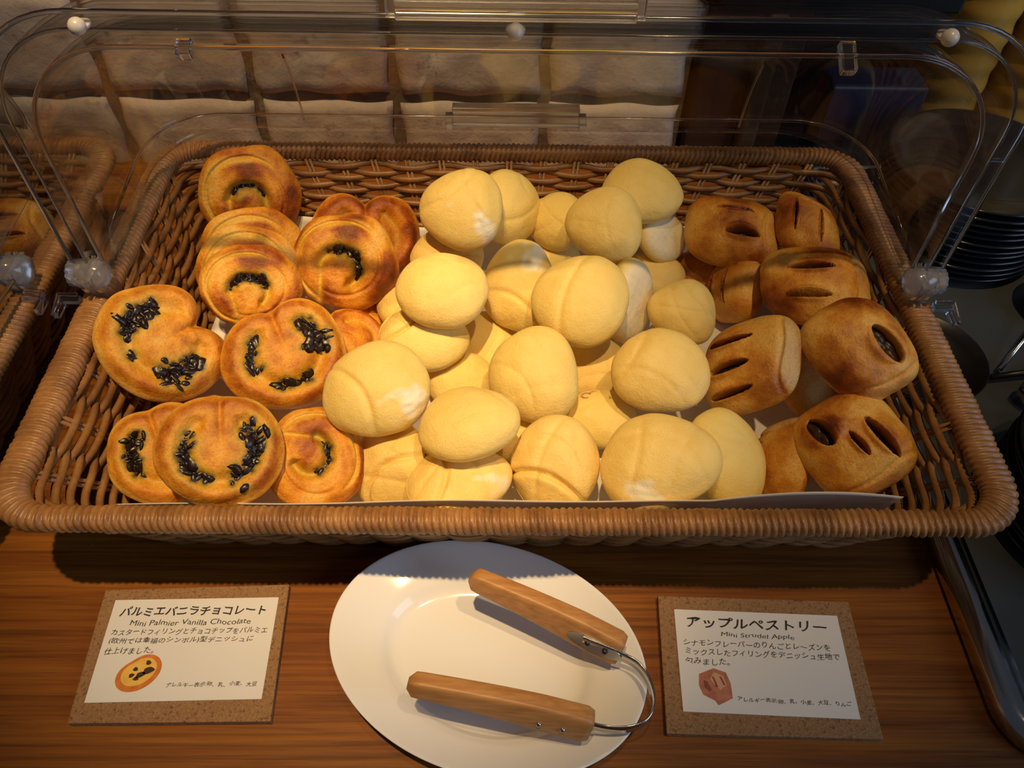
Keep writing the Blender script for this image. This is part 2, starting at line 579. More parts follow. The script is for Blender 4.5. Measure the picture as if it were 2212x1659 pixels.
def basket(label, loc):
    root = thing('wicker_basket', label, 'basket', loc)
    x0, x1, y0, y1 = -0.28, 0.28, 0.0, 0.348
    # rim: cane wrapped round a rail
    pitch = 0.0041
    per = 8
    P, Nn, tot = rrect(x0, x1, y0, y1, 0.026, pitch / per)
    n = (len(P) // per) * per
    P, Nn, tot = rrect(x0, x1, y0, y1, 0.026, tot / n + 1e-9)
    n = len(P)
    ph = np.linspace(0, 2 * np.pi, 22, endpoint=False)
    rs = np.random.default_rng(3)
    wob = np.interp(np.arange(n), np.arange(0, n + per, per), rs.normal(0, 0.00022, n // per + 2)[:len(np.arange(0, n + per, per))])
    s = np.arange(n) / per
    t = ((s[:, None] + 0.55 * np.sin(ph)[None, :] * 0.8 + 0.1) % 1.0) * 2 - 1
    d = 0.0024 * np.sqrt(np.clip(1 - t * t, 0, 1)) - 0.0012 + wob[:, None]
    rad_a, rad_b = 0.0064 + 0.0026 * np.abs(Nn[:, 0:1]) + d, 0.0060 + d
    ca, sa = np.sign(np.cos(ph)) * np.abs(np.cos(ph)) ** 0.85, np.sign(np.sin(ph)) * np.abs(np.sin(ph)) ** 0.85
    lat = rad_a * ca[None, :]
    arr = np.stack([P[:, 0:1] + Nn[:, 0:1] * lat, P[:, 1:2] + Nn[:, 1:2] * lat, RIMZ + rad_b * sa[None, :]], -1)
    m = MB()
    m.grid(arr, closed_u=True, closed_v=True)
    m.build('wrapped_rim', MWICK, root)
    # woven wall: rows of cane going in front of and behind upright stakes
    m = MB()
    rows = 17
    zt, zb = 0.082, 0.006

    def side_points(ins, R, step):
        """points round the wall with a stake coordinate that is integer at every stake"""
        xa, xb, ya, yb = x0 + ins, x1 - ins, y0 + ins, y1 - ins
        out = []
        nl, ns = 18, 7
        u0 = 0.0
        for (ax, ay), (bx, by), ns_, ca in (((xa + R, ya), (xb - R, ya), nl, -90), ((xb, ya + R), (xb, yb - R), ns, 0), ((xb - R, yb), (xa + R, yb), nl, 90), ((xa, yb - R), (xa, ya + R), ns, 180)):
            L = math.hypot(bx - ax, by - ay)
            n = int(L / step)
            a = math.radians(ca)
            for q in range(n):
                t = q / n
                out.append((ax + (bx - ax) * t, ay + (by - ay) * t, math.cos(a), math.sin(a), u0 + t * ns_))
            u0 += ns_
            cx, cy = bx - R * math.cos(a), by - R * math.sin(a)
            for q in range(10):
                t = q / 10
                aa = a + t * math.pi / 2
                out.append((cx + R * math.cos(aa), cy + R * math.sin(aa), math.cos(aa), math.sin(aa), u0 + t * 1.0))
            u0 += 1.0
        return np.array(out), u0

    for k in range(rows):
        f = k / (rows - 1)
        ins = 0.008 + 0.027 * (1 - f)
        z = zb + (zt - zb) * f
        Q, ut = side_points(ins, 0.022 + 0.012 * (1 - f), 0.0032)
        u = Q[:, 4]
        cs = np.cos(np.pi * (u + k))
        off = 0.0025 * np.sign(cs) * np.abs(cs) ** 0.7
        zz = z + 0.0007 * np.sin(u * 0.7 + 3 * k) + 0.0006 * np.sin(u * 2.3 + k)
        m.tube(np.stack([Q[:, 0] + Q[:, 2] * off, Q[:, 1] + Q[:, 3] * off, zz], -1), 0.0025, 8, closed=True)
    Qt, ut = side_points(0.008, 0.022, 0.002)
    Qb, ut = side_points(0.035, 0.034, 0.002)
    for q in range(int(ut)):
        a = Qt[np.argmin(np.abs(Qt[:, 4] - q))]
        b = Qb[np.argmin(np.abs(Qb[:, 4] - q))]
        for dd in (-0.0017, 0.0017):
            tx, ty = -a[3] * dd, a[2] * dd
            m.tube([(b[0] + tx, b[1] + ty, 0.004), (a[0] + tx, a[1] + ty, 0.088)], 0.0014, 6)
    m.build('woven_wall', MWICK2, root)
    # base
    m = MB()
    for k in range(34):
        yy = y0 + 0.04 + k * (y1 - y0 - 0.08) / 33
        xs = np.linspace(x0 + 0.037, x1 - 0.037, 60)
        pts = np.stack([xs, np.full(60, yy), 0.0055 + 0.0016 * np.cos(np.arange(60) * np.pi / 2 + k * np.pi)], -1)
        m.tube(pts, 0.0036, 6)
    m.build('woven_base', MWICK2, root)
    return root


bsk = basket('large rectangular wicker basket filled with buns and pastries in the middle', (0, 0, 0))
nbsk = copy_tree(bsk)
nbsk.location = (-0.609, 0.003, 0)
tag(nbsk, 'wicker basket cut off at the left edge, under the closed clear cover', 'basket')

# paper liner
m = MB()
nx, ny = 90, 60
gx = np.linspace(-0.236, 0.232, nx)
t = np.linspace(0, 1, ny)
arr = np.zeros((nx, ny, 3))
rs = np.random.default_rng(8)
for i, x in enumerate(gx):
    hfront = 0.054 + 0.004 * math.sin(9 * x + 1)
    if x > 0.12:
        hfront += 0.014 * math.sin((x - 0.12) / 0.11 * math.pi * 0.75)
    hback = 0.030 + 0.006 * math.sin(23 * x)
    fl = 0.047
    for k, tt in enumerate(t):
        if tt < 0.25:
            q = 1 - tt / 0.25
            y = fl - 0.0215 * q ** 0.9
            z = 0.0125 + hfront * q ** 1.15
        elif tt > 0.85:
            q = (tt - 0.85) / 0.15
            y = 0.303 + 0.014 * q
            z = 0.0125 + hback * q ** 1.3
        else:
            q = (tt - 0.25) / 0.6
            y = fl + (0.303 - fl) * q
            z = 0.0125
        z += 0.0012 * math.sin(40 * x + 7 * tt) * math.sin(31 * y * 3 + 2)
        arr[i, k] = (x, y, max(z, 0.0112))
m.grid(arr)
liner = m.build('paper_liner', MLINER)
sm = liner.modifiers.new('thickness', 'SOLIDIFY')
sm.thickness = 0.0003
tag(liner, 'sheet of white paper lining the middle basket, its edge folded up along the front rim', 'paper liner')


# ------------------------------------------------------------------ pastry builders
def lumps(v, seed, scale, octaves=3):
    rs = np.random.default_rng(seed)
    out = np.zeros(len(v))
    amp = 1.0
    for o in range(octaves):
        for _ in range(3):
            d = rs.normal(size=3)
            d /= np.linalg.norm(d)
            out += amp * np.sin(v @ d * scale * (1 + 0.4 * rs.random()) + rs.uniform(0, 6.28)) / 3
        amp *= 0.5
        scale *= 2.0
    return out


def pillow(name, mat, size, Rf, top, bot, feat, parent, seed, nr=30, nt=96, lump=0.02, lscale=3.0, warp=None):
    """a closed puffed shape: outline Rf(theta), top and bottom profiles over rho, feature function feat(x, y, rho, theta) -> dz, r, g, b"""
    th = np.linspace(0, 2 * np.pi, nt, endpoint=False)
    rt = np.sin(np.linspace(0, np.pi / 2, nr))[1:]
    R = Rf(th)

    def layer(rho, prof, sgn, use):
        rr, tt = np.meshgrid(rho, th, indexing='ij')
        Rm = np.broadcast_to(R, rr.shape)
        x, y = rr * Rm * np.cos(tt), rr * Rm * np.sin(tt)
        z = prof(rr) * sgn
        tone = np.zeros(rr.shape + (4,))
        tone[..., 3] = 1
        dz, a, b, c = feat(x, y, rr, tt, sgn)
        z = z + dz
        tone[..., 0], tone[..., 1], tone[..., 2] = np.clip(a, 0, 1), np.clip(b, 0, 1), np.clip(c, 0, 1)
        return np.stack([x, y, z], -1), tone

    T, tT = layer(rt, top, 1, True)
    B, tB = layer(rt[:-1], bot, -1, False)
    z0, t0 = layer(np.array([1e-4]), top, 1, True)
    z1, t1 = layer(np.array([1e-4]), bot, -1, False)
    verts = [z0[0, :1], T.reshape(-1, 3), B[::-1].reshape(-1, 3), z1[0, :1]]
    tones = np.concatenate([t0[0, :1], tT.reshape(-1, 4), tB[::-1].reshape(-1, 4), t1[0, :1]])
    V = np.concatenate(verts)
    rows = len(T) + len(B)
    f = []
    for k in range(nt):
        f.append((0, 1 + k, 1 + (k + 1) % nt))
    for i in range(rows - 1):
        for k in range(nt):
            l = (k + 1) % nt
            f.append((1 + i * nt + k, 1 + (i + 1) * nt + k, 1 + (i + 1) * nt + l, 1 + i * nt + l))
    last = 1 + rows * nt
    for k in range(nt):
        f.append((last, 1 + (rows - 1) * nt + (k + 1) % nt, 1 + (rows - 1) * nt + k))
    if lump:
        L = lumps(V, seed, lscale)
        rad = V / (np.linalg.norm(V, axis=1)[:, None] + 0.3)
        V = V + rad * (L * lump)[:, None]
    if warp:
        V = warp(V)
    V = V * np.array(size)
    me = bpy.data.meshes.new(name)
    me.from_pydata(V.tolist(), [], f)
    me.materials.append(mat)
    me.polygons.foreach_set('use_smooth', [True] * len(me.polygons))
    at = me.attributes.new('tone', 'FLOAT_COLOR', 'POINT')
    at.data.foreach_set('color', tones.astype(np.float32).ravel())
    me.update()
    o = bpy.data.objects.new(name, me)
    COL.objects.link(o)
    if parent is not None:
        o.parent = parent
    return o


def sstep(a, b, x):
    t = np.clip((x - a) / (b - a), 0, 1)
    return t * t * (3 - 2 * t)


def rough2(x, y, seed, f):
    rs = np.random.default_rng(seed + 991)
    o = 0 * x
    for _ in range(9):
        a = rs.uniform(0, 6.28)
        k = f * rs.uniform(0.5, 1.6)
        o = o + np.sin((x * math.cos(a) + y * math.sin(a)) * k + rs.uniform(0, 6.28))
    return o / 3.0


def melon_bun(pid, loc, rot, size, label, crease=0.0, pale=0.0, score=0.05, pdir=None, cdir=None):
    seed = sum(ord(c) * 7 for c in pid) + int(pid[1:]) * 13
    rs = np.random.default_rng(seed)
    lines = []
    ang0 = rs.uniform(0, math.pi)
    for q in (0, 3) if rs.random() < 0.6 else (0, 1, 3):
        a = ang0 + (0 if q < 2 else math.pi * 0.4) + rs.normal(0, 0.12)
        lines.append((a, (-0.34 if q % 2 else 0.36) + rs.normal(0, 0.12), rs.normal(0, 0.30), score * rs.uniform(0.25, 0.9)))
    ca = rs.uniform(0, math.pi * 2) if cdir is None else math.radians(cdir)
    pa = ca + 1 if pdir is None else math.radians(pdir)
    k1, k2 = rs.normal(0, 0.035, 2), rs.uniform(0, 6.28, 2)
    px_, py_ = 0.78 * math.cos(pa), 0.78 * math.sin(pa)

    def Rf(t):
        return 1 + k1[0] * np.cos(2 * t + k2[0]) + k1[1] * np.cos(3 * t + k2[1])

    def feat(x, y, rho, th, sgn):
        dz = np.zeros_like(x)
        g = np.zeros_like(x)
        bm = np.zeros_like(x)
        if pid == 'M22' and sgn > 0:
            for mx, my, mr in ((-0.34, 0.58, 0.11), (-0.16, 0.70, 0.05), (0.20, 0.52, 0.03), (0.27, 0.47, 0.02)):
                bm = np.maximum(bm, np.exp(-((np.hypot(x - mx, y - my) - mr) / 0.022) ** 2) * (rough2(x, y, 5, 20.0) > -0.4))
        if sgn > 0:
            for a, off, curv, dep in lines:
                d = x * math.cos(a) + y * math.sin(a) - off - curv * ((-x * math.sin(a) + y * math.cos(a)) ** 2)
                k = np.exp(-(d / 0.045) ** 2)
                dz -= dep * k * 1.2
                dz += dep * 0.5 * np.exp(-((np.abs(d) - 0.2) / 0.12) ** 2)
                g += 0.06 * k
            if crease:
                d = x * math.cos(ca) + y * math.sin(ca) - 0.25 - 0.35 * ((-x * math.sin(ca) + y * math.cos(ca)) ** 2)
                k = np.exp(-(d / 0.06) ** 2)
                dz -= crease * k
                dz -= crease * 0.9 * sstep(0.0, 0.7, d)
                g += 0.25 * k
            r = pale * np.exp(-(((x - px_) ** 2 + (y - py_) ** 2) / 0.14))
            r = sstep(0.25, 0.75, r + 0.20 * rough2(x, y, seed, 16.0)) * min(1.0, pale * 1.2)
            dz = dz + 0.030 * r * rough2(x, y, seed + 1, 30.0) + 0.010 * rough2(x, y, seed + 2, 9.0)
        else:
            r = 0.9 * (1 - sstep(0.86, 0.99, rho)) * (0.8 + 0.2 * np.sin(x * 23 + k2[0]) * np.sin(y * 19))
            dz += 0.03 * np.sin(x * 7 + k2[1]) * np.sin(y * 6 + k2[0]) * (1 - rho)
            g = 0.35 * np.exp(-((rho - 0.25) / 0.08) ** 2) * (np.sin(th * 3 + k2[0]) > 0.3)
        return dz, r, g, bm

    o = pillow('melon_bun', MMEL, size, Rf, lambda r: np.clip(1 - r ** 2.3, 0, 1) ** 0.58,
               lambda r: 0.82 * np.clip(1 - r ** 4, 0, 1) ** 0.55, feat, None, seed, 34, 100, 0.05, 2.4)
    o.location, o.rotation_euler = loc, rot
    tag(o, label, 'bun', 'melon buns heaped in the middle of the basket')
    return o


def palmier(pid, loc, rot, size, label, style, notch=0.25, brown=0.4, choc=(), p0=0.0):
    seed = int(pid[1:]) * 17 + 3
    rs = np.random.default_rng(seed)
    root = thing('palmier_pastry', label, 'pastry', loc, rot, 'palmier pastries on the left of the basket')
    wob, wph = rs.normal(0, 0.016, 3), rs.uniform(0, 6.28, 3)

    def Rf(t):
        d = (t - math.pi / 2 + math.pi) % (2 * math.pi) - math.pi
        r = 1 - notch * np.exp(-(np.abs(d) / 0.30) ** 1.5) + notch * 0.18 * np.exp(-((np.abs(d) - 0.75) / 0.4) ** 2)
        return r + wob[0] * np.cos(2 * t + wph[0]) + wob[1] * np.cos(3 * t + wph[1]) + wob[2] * np.cos(5 * t + wph[2])

    cp, sp_ = math.cos(p0), math.sin(p0)

    def turn(x, y):
        return x * cp + y * sp_, -x * sp_ + y * cp

    def adiff(th, c):
        return np.abs((th - c + math.pi) % (2 * math.pi) - math.pi)

    def chan(x, y):
        """distance to the filling channel"""
        if style == 'heart':
            rho, th = np.hypot(x, y), np.arctan2(y, x)
            d = np.abs(rho - 0.55)
            return d + 0.6 * np.clip(0.62 - adiff(th, math.pi / 2), 0, 9)
        u, v = turn(x, y)
        q, t = np.hypot(u + 0.08, v + 0.12), np.arctan2(v + 0.12, u + 0.08)
        return np.abs(q - 0.36) + 0.5 * np.clip(adiff(t, math.radians(52)) - 2.0, 0, 9)

    def H(x, y):
        rho = np.hypot(x, y)
        d = chan(x, y)
        if style == 'heart':
            dz = -0.40 * np.exp(-(d / 0.12) ** 2) + 0.14 * np.exp(-((rho - 0.82) / 0.12) ** 2)
            dz = dz - 0.22 * np.exp(-(x / 0.05) ** 2) * sstep(-0.05, 0.6, y)
            return dz
        u, v = turn(x, y)
        th = np.arctan2(v, u)
        dz = -0.60 * np.exp(-(d / 0.10) ** 2)
        ring = 0.80 - 0.05 * np.cos(th)
        arc = np.exp(-((rho - ring) / 0.035) ** 2) * sstep(1.9, 1.2, adiff(th, math.radians(140)))
        dz -= 0.20 * arc
        seam = (u + 0.40 - 0.10 * v) / 0.045
        dz -= 0.22 * np.exp(-seam ** 2) * sstep(0.05, -0.25, v)
        arc2 = np.exp(-((rho - 0.66) / 0.03) ** 2) * sstep(1.6, 1.0, adiff(th, math.radians(-50)))
        return dz - 0.14 * arc2 + 0.05 * rough2(x, y, seed, 6.0)

    # where the chocolate lies
    spots = []
    for (a0, a1, wd_, n) in choc:
        nc = max(2, n // 9)
        cl = np.linspace(a0, a1, nc + 2)[1:-1] + rs.normal(0, (a1 - a0) * 0.06, nc)
        for q in range(n):
            a = math.radians(np.clip(rs.choice(cl) + rs.normal(0, (a1 - a0) * 0.10), a0, a1))
            if style == 'heart':
                rr = 0.55 + rs.normal(0, wd_)
                spots.append((rr * math.cos(a), rr * math.sin(a)))
            else:
                rr = 0.36 + rs.normal(0, wd_)
                u, v = rr * math.cos(a) - 0.08, rr * math.sin(a) - 0.12
                spots.append((u * cp - v * sp_, u * sp_ + v * cp))

    top = lambda r: np.clip(1 - r ** 4, 0, 1) ** 0.55
    bot = lambda r: np.clip(1 - r ** 5, 0, 1) ** 0.6

    def feat(x, y, rho, th, sgn):
        if sgn < 0:
            return 0 * x, 0.25 + 0 * x, 0 * x, 0 * x
        dz = H(x, y) * sstep(1.0, 0.86, rho)
        d = chan(x, y)
        side = sstep(0.93, 1.0, rho)
        if style == 'heart':
            r = brown + 0.30 * np.exp(-((rho - 0.84) / 0.10) ** 2) + 0.22 * np.exp(-((rho - 0.28) / 0.16) ** 2) - 0.30 * side
            g = 0.35 * np.exp(-(d / 0.10) ** 2)
        else:
            u, v = turn(x, y)
            t2 = np.arctan2(v, u)
            ring = 0.80 - 0.05 * np.cos(t2)
            arc = np.exp(-((rho - ring) / 0.06) ** 2) * sstep(1.9, 1.2, adiff(t2, math.radians(140)))
            seam = np.exp(-((u + 0.40 - 0.10 * v) / 0.06) ** 2) * sstep(0.05, -0.25, v)
            r = brown + 0.05 * np.sin(rho * 34 + 3 * np.sin(t2 * 1.5 + wph[1])) + 0.20 * rough2(x, y, seed, 5.0) + 0.16 * np.sin(t2 * 3 + wph[0]) * sstep(0.2, 0.6, rho) - 0.5 * arc - 0.5 * seam - 0.1 * side
            g = 0.85 * np.exp(-(d / 0.085) ** 2) + 0.55 * arc + 0.35 * seam
        b = 0 * x
        for sx, sy in spots:
            q2 = (x - sx) ** 2 + (y - sy) ** 2
            g = np.maximum(g, 0.85 * np.exp(-q2 / 0.016))
            b = np.maximum(b, 0.92 * np.exp(-q2 / 0.0036))
        return dz, r, g * (1 - side), b

    pillow('crust', MPAL, size, Rf, top, bot, feat, root, seed, 48, 144, 0.028, 3.5)
    if spots:
        m = MB()
        for qi, (x, y) in enumerate(spots):
            rho = math.hypot(x, y)
            z = float(top(np.array(rho))) + float(H(np.array(x), np.array(y)))
            s = rs.uniform(0.032, 0.066) * size[0]
            th_ = rs.uniform(0, math.pi)
            el = rs.uniform(1.2, 2.6)
            if qi % 4 == 0:
                s, el = s * 1.7, 1.3
            sub = MB()
            sub.sphere((0, 0, 0), s, 9, 7, (el, rs.uniform(.55, .95), 0.42))
            P = np.concatenate(sub.v)
            P *= (1 + 0.25 * np.sin(P @ rs.normal(size=3) * 1100 + rs.uniform(0, 6)))[:, None]
            c_, s_ = math.cos(th_), math.sin(th_)
            P = np.stack([P[:, 0] * c_ - P[:, 1] * s_, P[:, 0] * s_ + P[:, 1] * c_, P[:, 2]], -1)
            m.add(P + np.array([x * size[0], y * size[1], z * size[2] - 0.0004]), sub.f)
        m.build('chocolate_filling', MCHO, root)
    return root


def strudel(pid, loc, rot, size, label, slits, brown=0.45, end_pale=0.6, fill=True):
    seed = int(pid[1:]) * 29 + 11
    rs = np.random.default_rng(seed)
    root = thing('apple_strudel', label, 'pastry', loc, rot, 'apple strudels on the right of the basket')
    e = 2.9

    def Rf(t):
        return (np.abs(np.cos(t)) ** e + np.abs(np.sin(t)) ** e) ** (-1 / e) * 0.97

    def sl(x, y):
        tot = np.zeros_like(x)
        lip = np.zeros_like(x)
        for cx, cy, L, wd in slits:
            s = np.clip(1 - ((x - cx) / L) ** 2, 0, 1)
            hw = wd * np.sqrt(s) + 1e-4
            d = np.abs(y - cy - 0.05 * (x - cx)) / hw
            tot = np.maximum(tot, np.where(s > 0, sstep(1.25, 0.55, d), 0))
            lip += np.exp(-((d - 1.8) / 0.7) ** 2) * s
        return tot, lip

    p0, p1 = rs.uniform(0, 6.28, 2)
    sh = rs.normal(0, 0.10)

    def feat(x, y, rho, th, sgn):
        if sgn < 0:
            return 0 * x, brown * 0.7 + 0 * x, 0 * x, 0 * x
        t, lip = sl(x, y)
        dz = -0.60 * t + 0.13 * lip * (1 - t)
        fold = np.exp(-((x - 0.70 - 0.05 * np.sin(y * 4 + p0)) / 0.035) ** 2)
        dz = dz - 0.10 * fold * sstep(0.95, 0.7, np.abs(y)) + 0.05 * np.sin(x * 5 + p1) * np.sin(y * 3 + p0)
        end = sstep(0.66, 0.80, x + 0.04 * np.sin(y * 5 + p1))
        layer = 0.5 + 0.5 * np.sin((rho - 0.9) * 90)
        r = brown - 0.12 + 0.30 * np.sin(x * 3 + p0) * np.sin(y * 2.4 + p1) + 0.30 * lip + 0.25 * sstep(0.55, 0.9, rho) * np.sin(th * 2 + p1) - 0.45 * end_pale * end
        g = end_pale * end * (0.6 + 0.4 * layer)
        return dz, r, g, t * 0.85

    top = lambda r: np.clip(1 - r ** 2.8, 0, 1) ** 0.62
    bot = lambda r: 0.8 * np.clip(1 - r ** 4.5, 0, 1) ** 0.6
    pillow('crust', MSTR, size, Rf, top, bot, feat, root, seed, 56, 144, 0.055, 2.6,
           warp=lambda V: V + np.stack([sh * V[:, 1], 0.6 * sh * V[:, 0], 0 * V[:, 0]], -1))
    if fill and slits:
        m = MB()
        for cx, cy, L, wd in slits:
            for q in range(16):
                x = cx + rs.uniform(-0.75, 0.75) * L
                y = cy + rs.normal(0, 0.3) * wd
                z = float(top(np.array(math.hypot(x, y)))) - 0.50
                m.sphere((x * size[0], y * size[1], z * size[2]), rs.uniform(0.5, 0.85) * wd * size[1], 8, 6, (1.5, 1, 0.7))
        m.build('apple_filling', MFILL, root)
    return root


# id, location, rotation, half extents
PASTRY = {r[0]: r[1:] for r in (
    ('P1', (-0.2106, 0.3125, 0.0722), (1.194, 0.169, 0.248), (0.04, 0.0406, 0.0136)),
    ('P2', (-0.1991, 0.2562, 0.058), (1.088, 0.186, 0.234), (0.0403, 0.0377, 0.0098)),
    ('P3', (-0.1909, 0.217, 0.0733), (1.066, 0.195, 0.234), (0.0362, 0.0369, 0.0094)),
    ('P4', (-0.1847, 0.1976, 0.0785), (0.945, 0.199, 0.23), (0.0352, 0.0307, 0.0104)),
    ('P5', (-0.1168, 0.2872, 0.05), (0.856, 0.143, 0.19), (0.0439, 0.0388, 0.0132)),
    ('P6', (-0.125, 0.2383, 0.0656), (0.851, 0.075, 0.099), (0.041, 0.038, 0.0152)),
    ('P7', (-0.2306, 0.1378, 0.082), (-0.104, 0.702, -0.85), (0.0412, 0.0388, 0.0124)),
    ('P8', (-0.1534, 0.1449, 0.064), (0.602, -0.005, 0.476), (0.0427, 0.0383, 0.0122)),
    ('P9', (-0.2197, 0.0683, 0.0542), (0.536, 0.064, 0.484), (0.0324, 0.0327, 0.0104)),
    ('P10', (-0.2073, 0.0954, 0.0346), (0.489, 0.204, 0.382), (0.0313, 0.0305, 0.0092)),
    ('P11', (-0.1728, 0.0535, 0.0798), (0.541, 0.215, 0.228), (0.0368, 0.0347, 0.0118)),
    ('P12', (-0.1229, 0.0662, 0.0521), (0.616, 0.141, 0.323), (0.0316, 0.0336, 0.0126)),
    ('P13', (-0.1151, 0.1837, 0.0374), (0.519, -0.121, 1.328), (0.0259, 0.0259, 0.0073)),
    ('P14', (-0.1094, 0.2121, 0.0256), (0.402, 0.356, 0.381), (0.0199, 0.0217, 0.006)),
    ('M1', (-0.0355, 0.2728, 0.0902), (0.657, -0.139, 0.114), (0.0324, 0.0317, 0.0196)),
    ('M2', (-0.0004, 0.3013, 0.0709), (0.783, 0.25, 0.354), (0.0272, 0.0315, 0.0169)),
    ('M3', (0.0385, 0.2992, 0.0585), (0.727, -0.36, -0.476), (0.0247, 0.0247, 0.0153)),
    ('M4', (0.0723, 0.2564, 0.09), (0.65, 0.124, -0.791), (0.0312, 0.028, 0.0174)),
    ('M5', (0.1048, 0.2986, 0.0888), (0.209, -0.002, -0.314), (0.0327, 0.0294, 0.0176)),
    ('M6', (0.1239, 0.2803, 0.0583), (2.377, -0.307, -2.735), (0.0234, 0.0206, 0.0123)),
    ('M7', (-0.0487, 0.2666, 0.045), (0.416, 0.038, 0.057), (0.0308, 0.028, 0.0168)),
    ('M8', (-0.0461, 0.1775, 0.0946), (0.325, 0.045, 0.061), (0.0325, 0.0278, 0.0173)),
    ('M9', (0.0072, 0.21, 0.0683), (0.653, -0.139, -0.136), (0.0283, 0.0343, 0.0175)),
    ('M10', (0.051, 0.1796, 0.085), (0.498, -0.214, 0.082), (0.0347, 0.0324, 0.0194)),
    ('M11', (0.0885, 0.21, 0.055), (-2.432, -1.083, 1.733), (0.0323, 0.0279, 0.0162)),
    ('M12', (0.1309, 0.1983, 0.055), (0.405, 0.082, 0.095), (0.0259, 0.0259, 0.0166)),
    ('M13', (0.1189, 0.2619, 0.0323), (0.316, -0.132, -0.132), (0.0246, 0.0227, 0.0136)),
    ('M14', (-0.06, 0.1629, 0.0637), (0.219, 0.105, -0.097), (0.032, 0.0261, 0.0162)),
    ('M15', (-0.0782, 0.2173, 0.037), (0.368, -0.168, -0.16), (0.0233, 0.0233, 0.014)),
    ('M16', (-0.0167, 0.1863, 0.0306), (0.309, 0.009, 0.02), (0.0263, 0.0263, 0.0158)),
    ('M17', (-0.0839, 0.0986, 0.0829), (0.466, -0.129, 0.391), (0.0347, 0.0306, 0.0189)),
    ('M18', (-0.0353, 0.1469, 0.0353), (0.265, 0.036, 0.04), (0.0258, 0.0233, 0.014)),
    ('M19', (0.0172, 0.1256, 0.066), (0.57, -0.089, -0.066), (0.0312, 0.0325, 0.0194)),
    ('M20', (0.0658, 0.1628, 0.0309), (0.283, -0.095, -0.072), (0.0256, 0.0256, 0.0154)),
    ('M21', (0.1012, 0.1224, 0.075), (0.478, 0.059, -0.388), (0.0323, 0.0289, 0.0179)),
    ('M22', (0.0635, 0.1132, 0.035), (0.22, -0.101, -0.069), (0.0265, 0.0225, 0.0135)),
    ('M23', (-0.025, 0.0744, 0.0806), (-0.041, -0.103, 0.206), (0.0323, 0.0265, 0.0159)),
    ('M24', (-0.0777, 0.0721, 0.0382), (0.524, -0.62, -0.222), (0.0289, 0.0304, 0.0179)),
    ('M25', (-0.0307, 0.0495, 0.052), (-0.037, 0.057, 0.382), (0.033, 0.0253, 0.0152)),
    ('M26', (0.0299, 0.0625, 0.0536), (0.571, -0.175, -0.112), (0.0288, 0.0312, 0.0185)),
    ('M27', (0.0924, 0.0548, 0.067), (0.349, -0.223, -0.042), (0.0363, 0.0314, 0.0189)),
    ('M28', (0.1419, 0.0715, 0.0484), (0.606, 0.169, 0.458), (0.0278, 0.0338, 0.0145)),
    ('M29', (0.0024, 0.1005, 0.03), (0.193, -0.014, -0.002), (0.0207, 0.0175, 0.0105)),
    ('M30', (0.0359, 0.2869, 0.0283), (0.416, -0.046, -0.039), (0.0253, 0.0214, 0.0128)),
    ('S1', (0.1752, 0.2721, 0.0708), (0.455, -0.076, -0.279), (0.0375, 0.0302, 0.0187)),
    ('S2', (0.2282, 0.259, 0.0845), (0.032, -0.518, 1.217), (0.0266, 0.0266, 0.016)),
    ('S3', (0.1554, 0.271, 0.0275), (0.412, -0.164, -0.17), (0.0231, 0.0211, 0.0116)),
    ('S4', (0.1796, 0.2379, 0.0402), (-1.025, -0.639, 1.388), (0.0275, 0.0275, 0.0165)),
    ('S5', (0.2233, 0.2056, 0.076), (0.36, -0.234, -0.244), (0.0386, 0.0314, 0.0188)),
    ('S6', (0.2231, 0.1182, 0.1021), (0.425, 0.442, -0.889), (0.0354, 0.0295, 0.0183)),
    ('S7', (0.1619, 0.1257, 0.078), (0.616, -0.657, -0.326), (0.0346, 0.032, 0.0186)),
    ('S8', (0.2147, 0.1455, 0.045), (0.485, -0.065, 0.63), (0.0273, 0.0322, 0.0136)),
    ('S9', (0.2177, 0.0719, 0.0642), (0.462, 0.231, -1.009), (0.0346, 0.0336, 0.0208)),
    ('S10', (0.1812, 0.0746, 0.0378), (-1.066, -0.588, 1.466), (0.0307, 0.023, 0.0138)),
)}
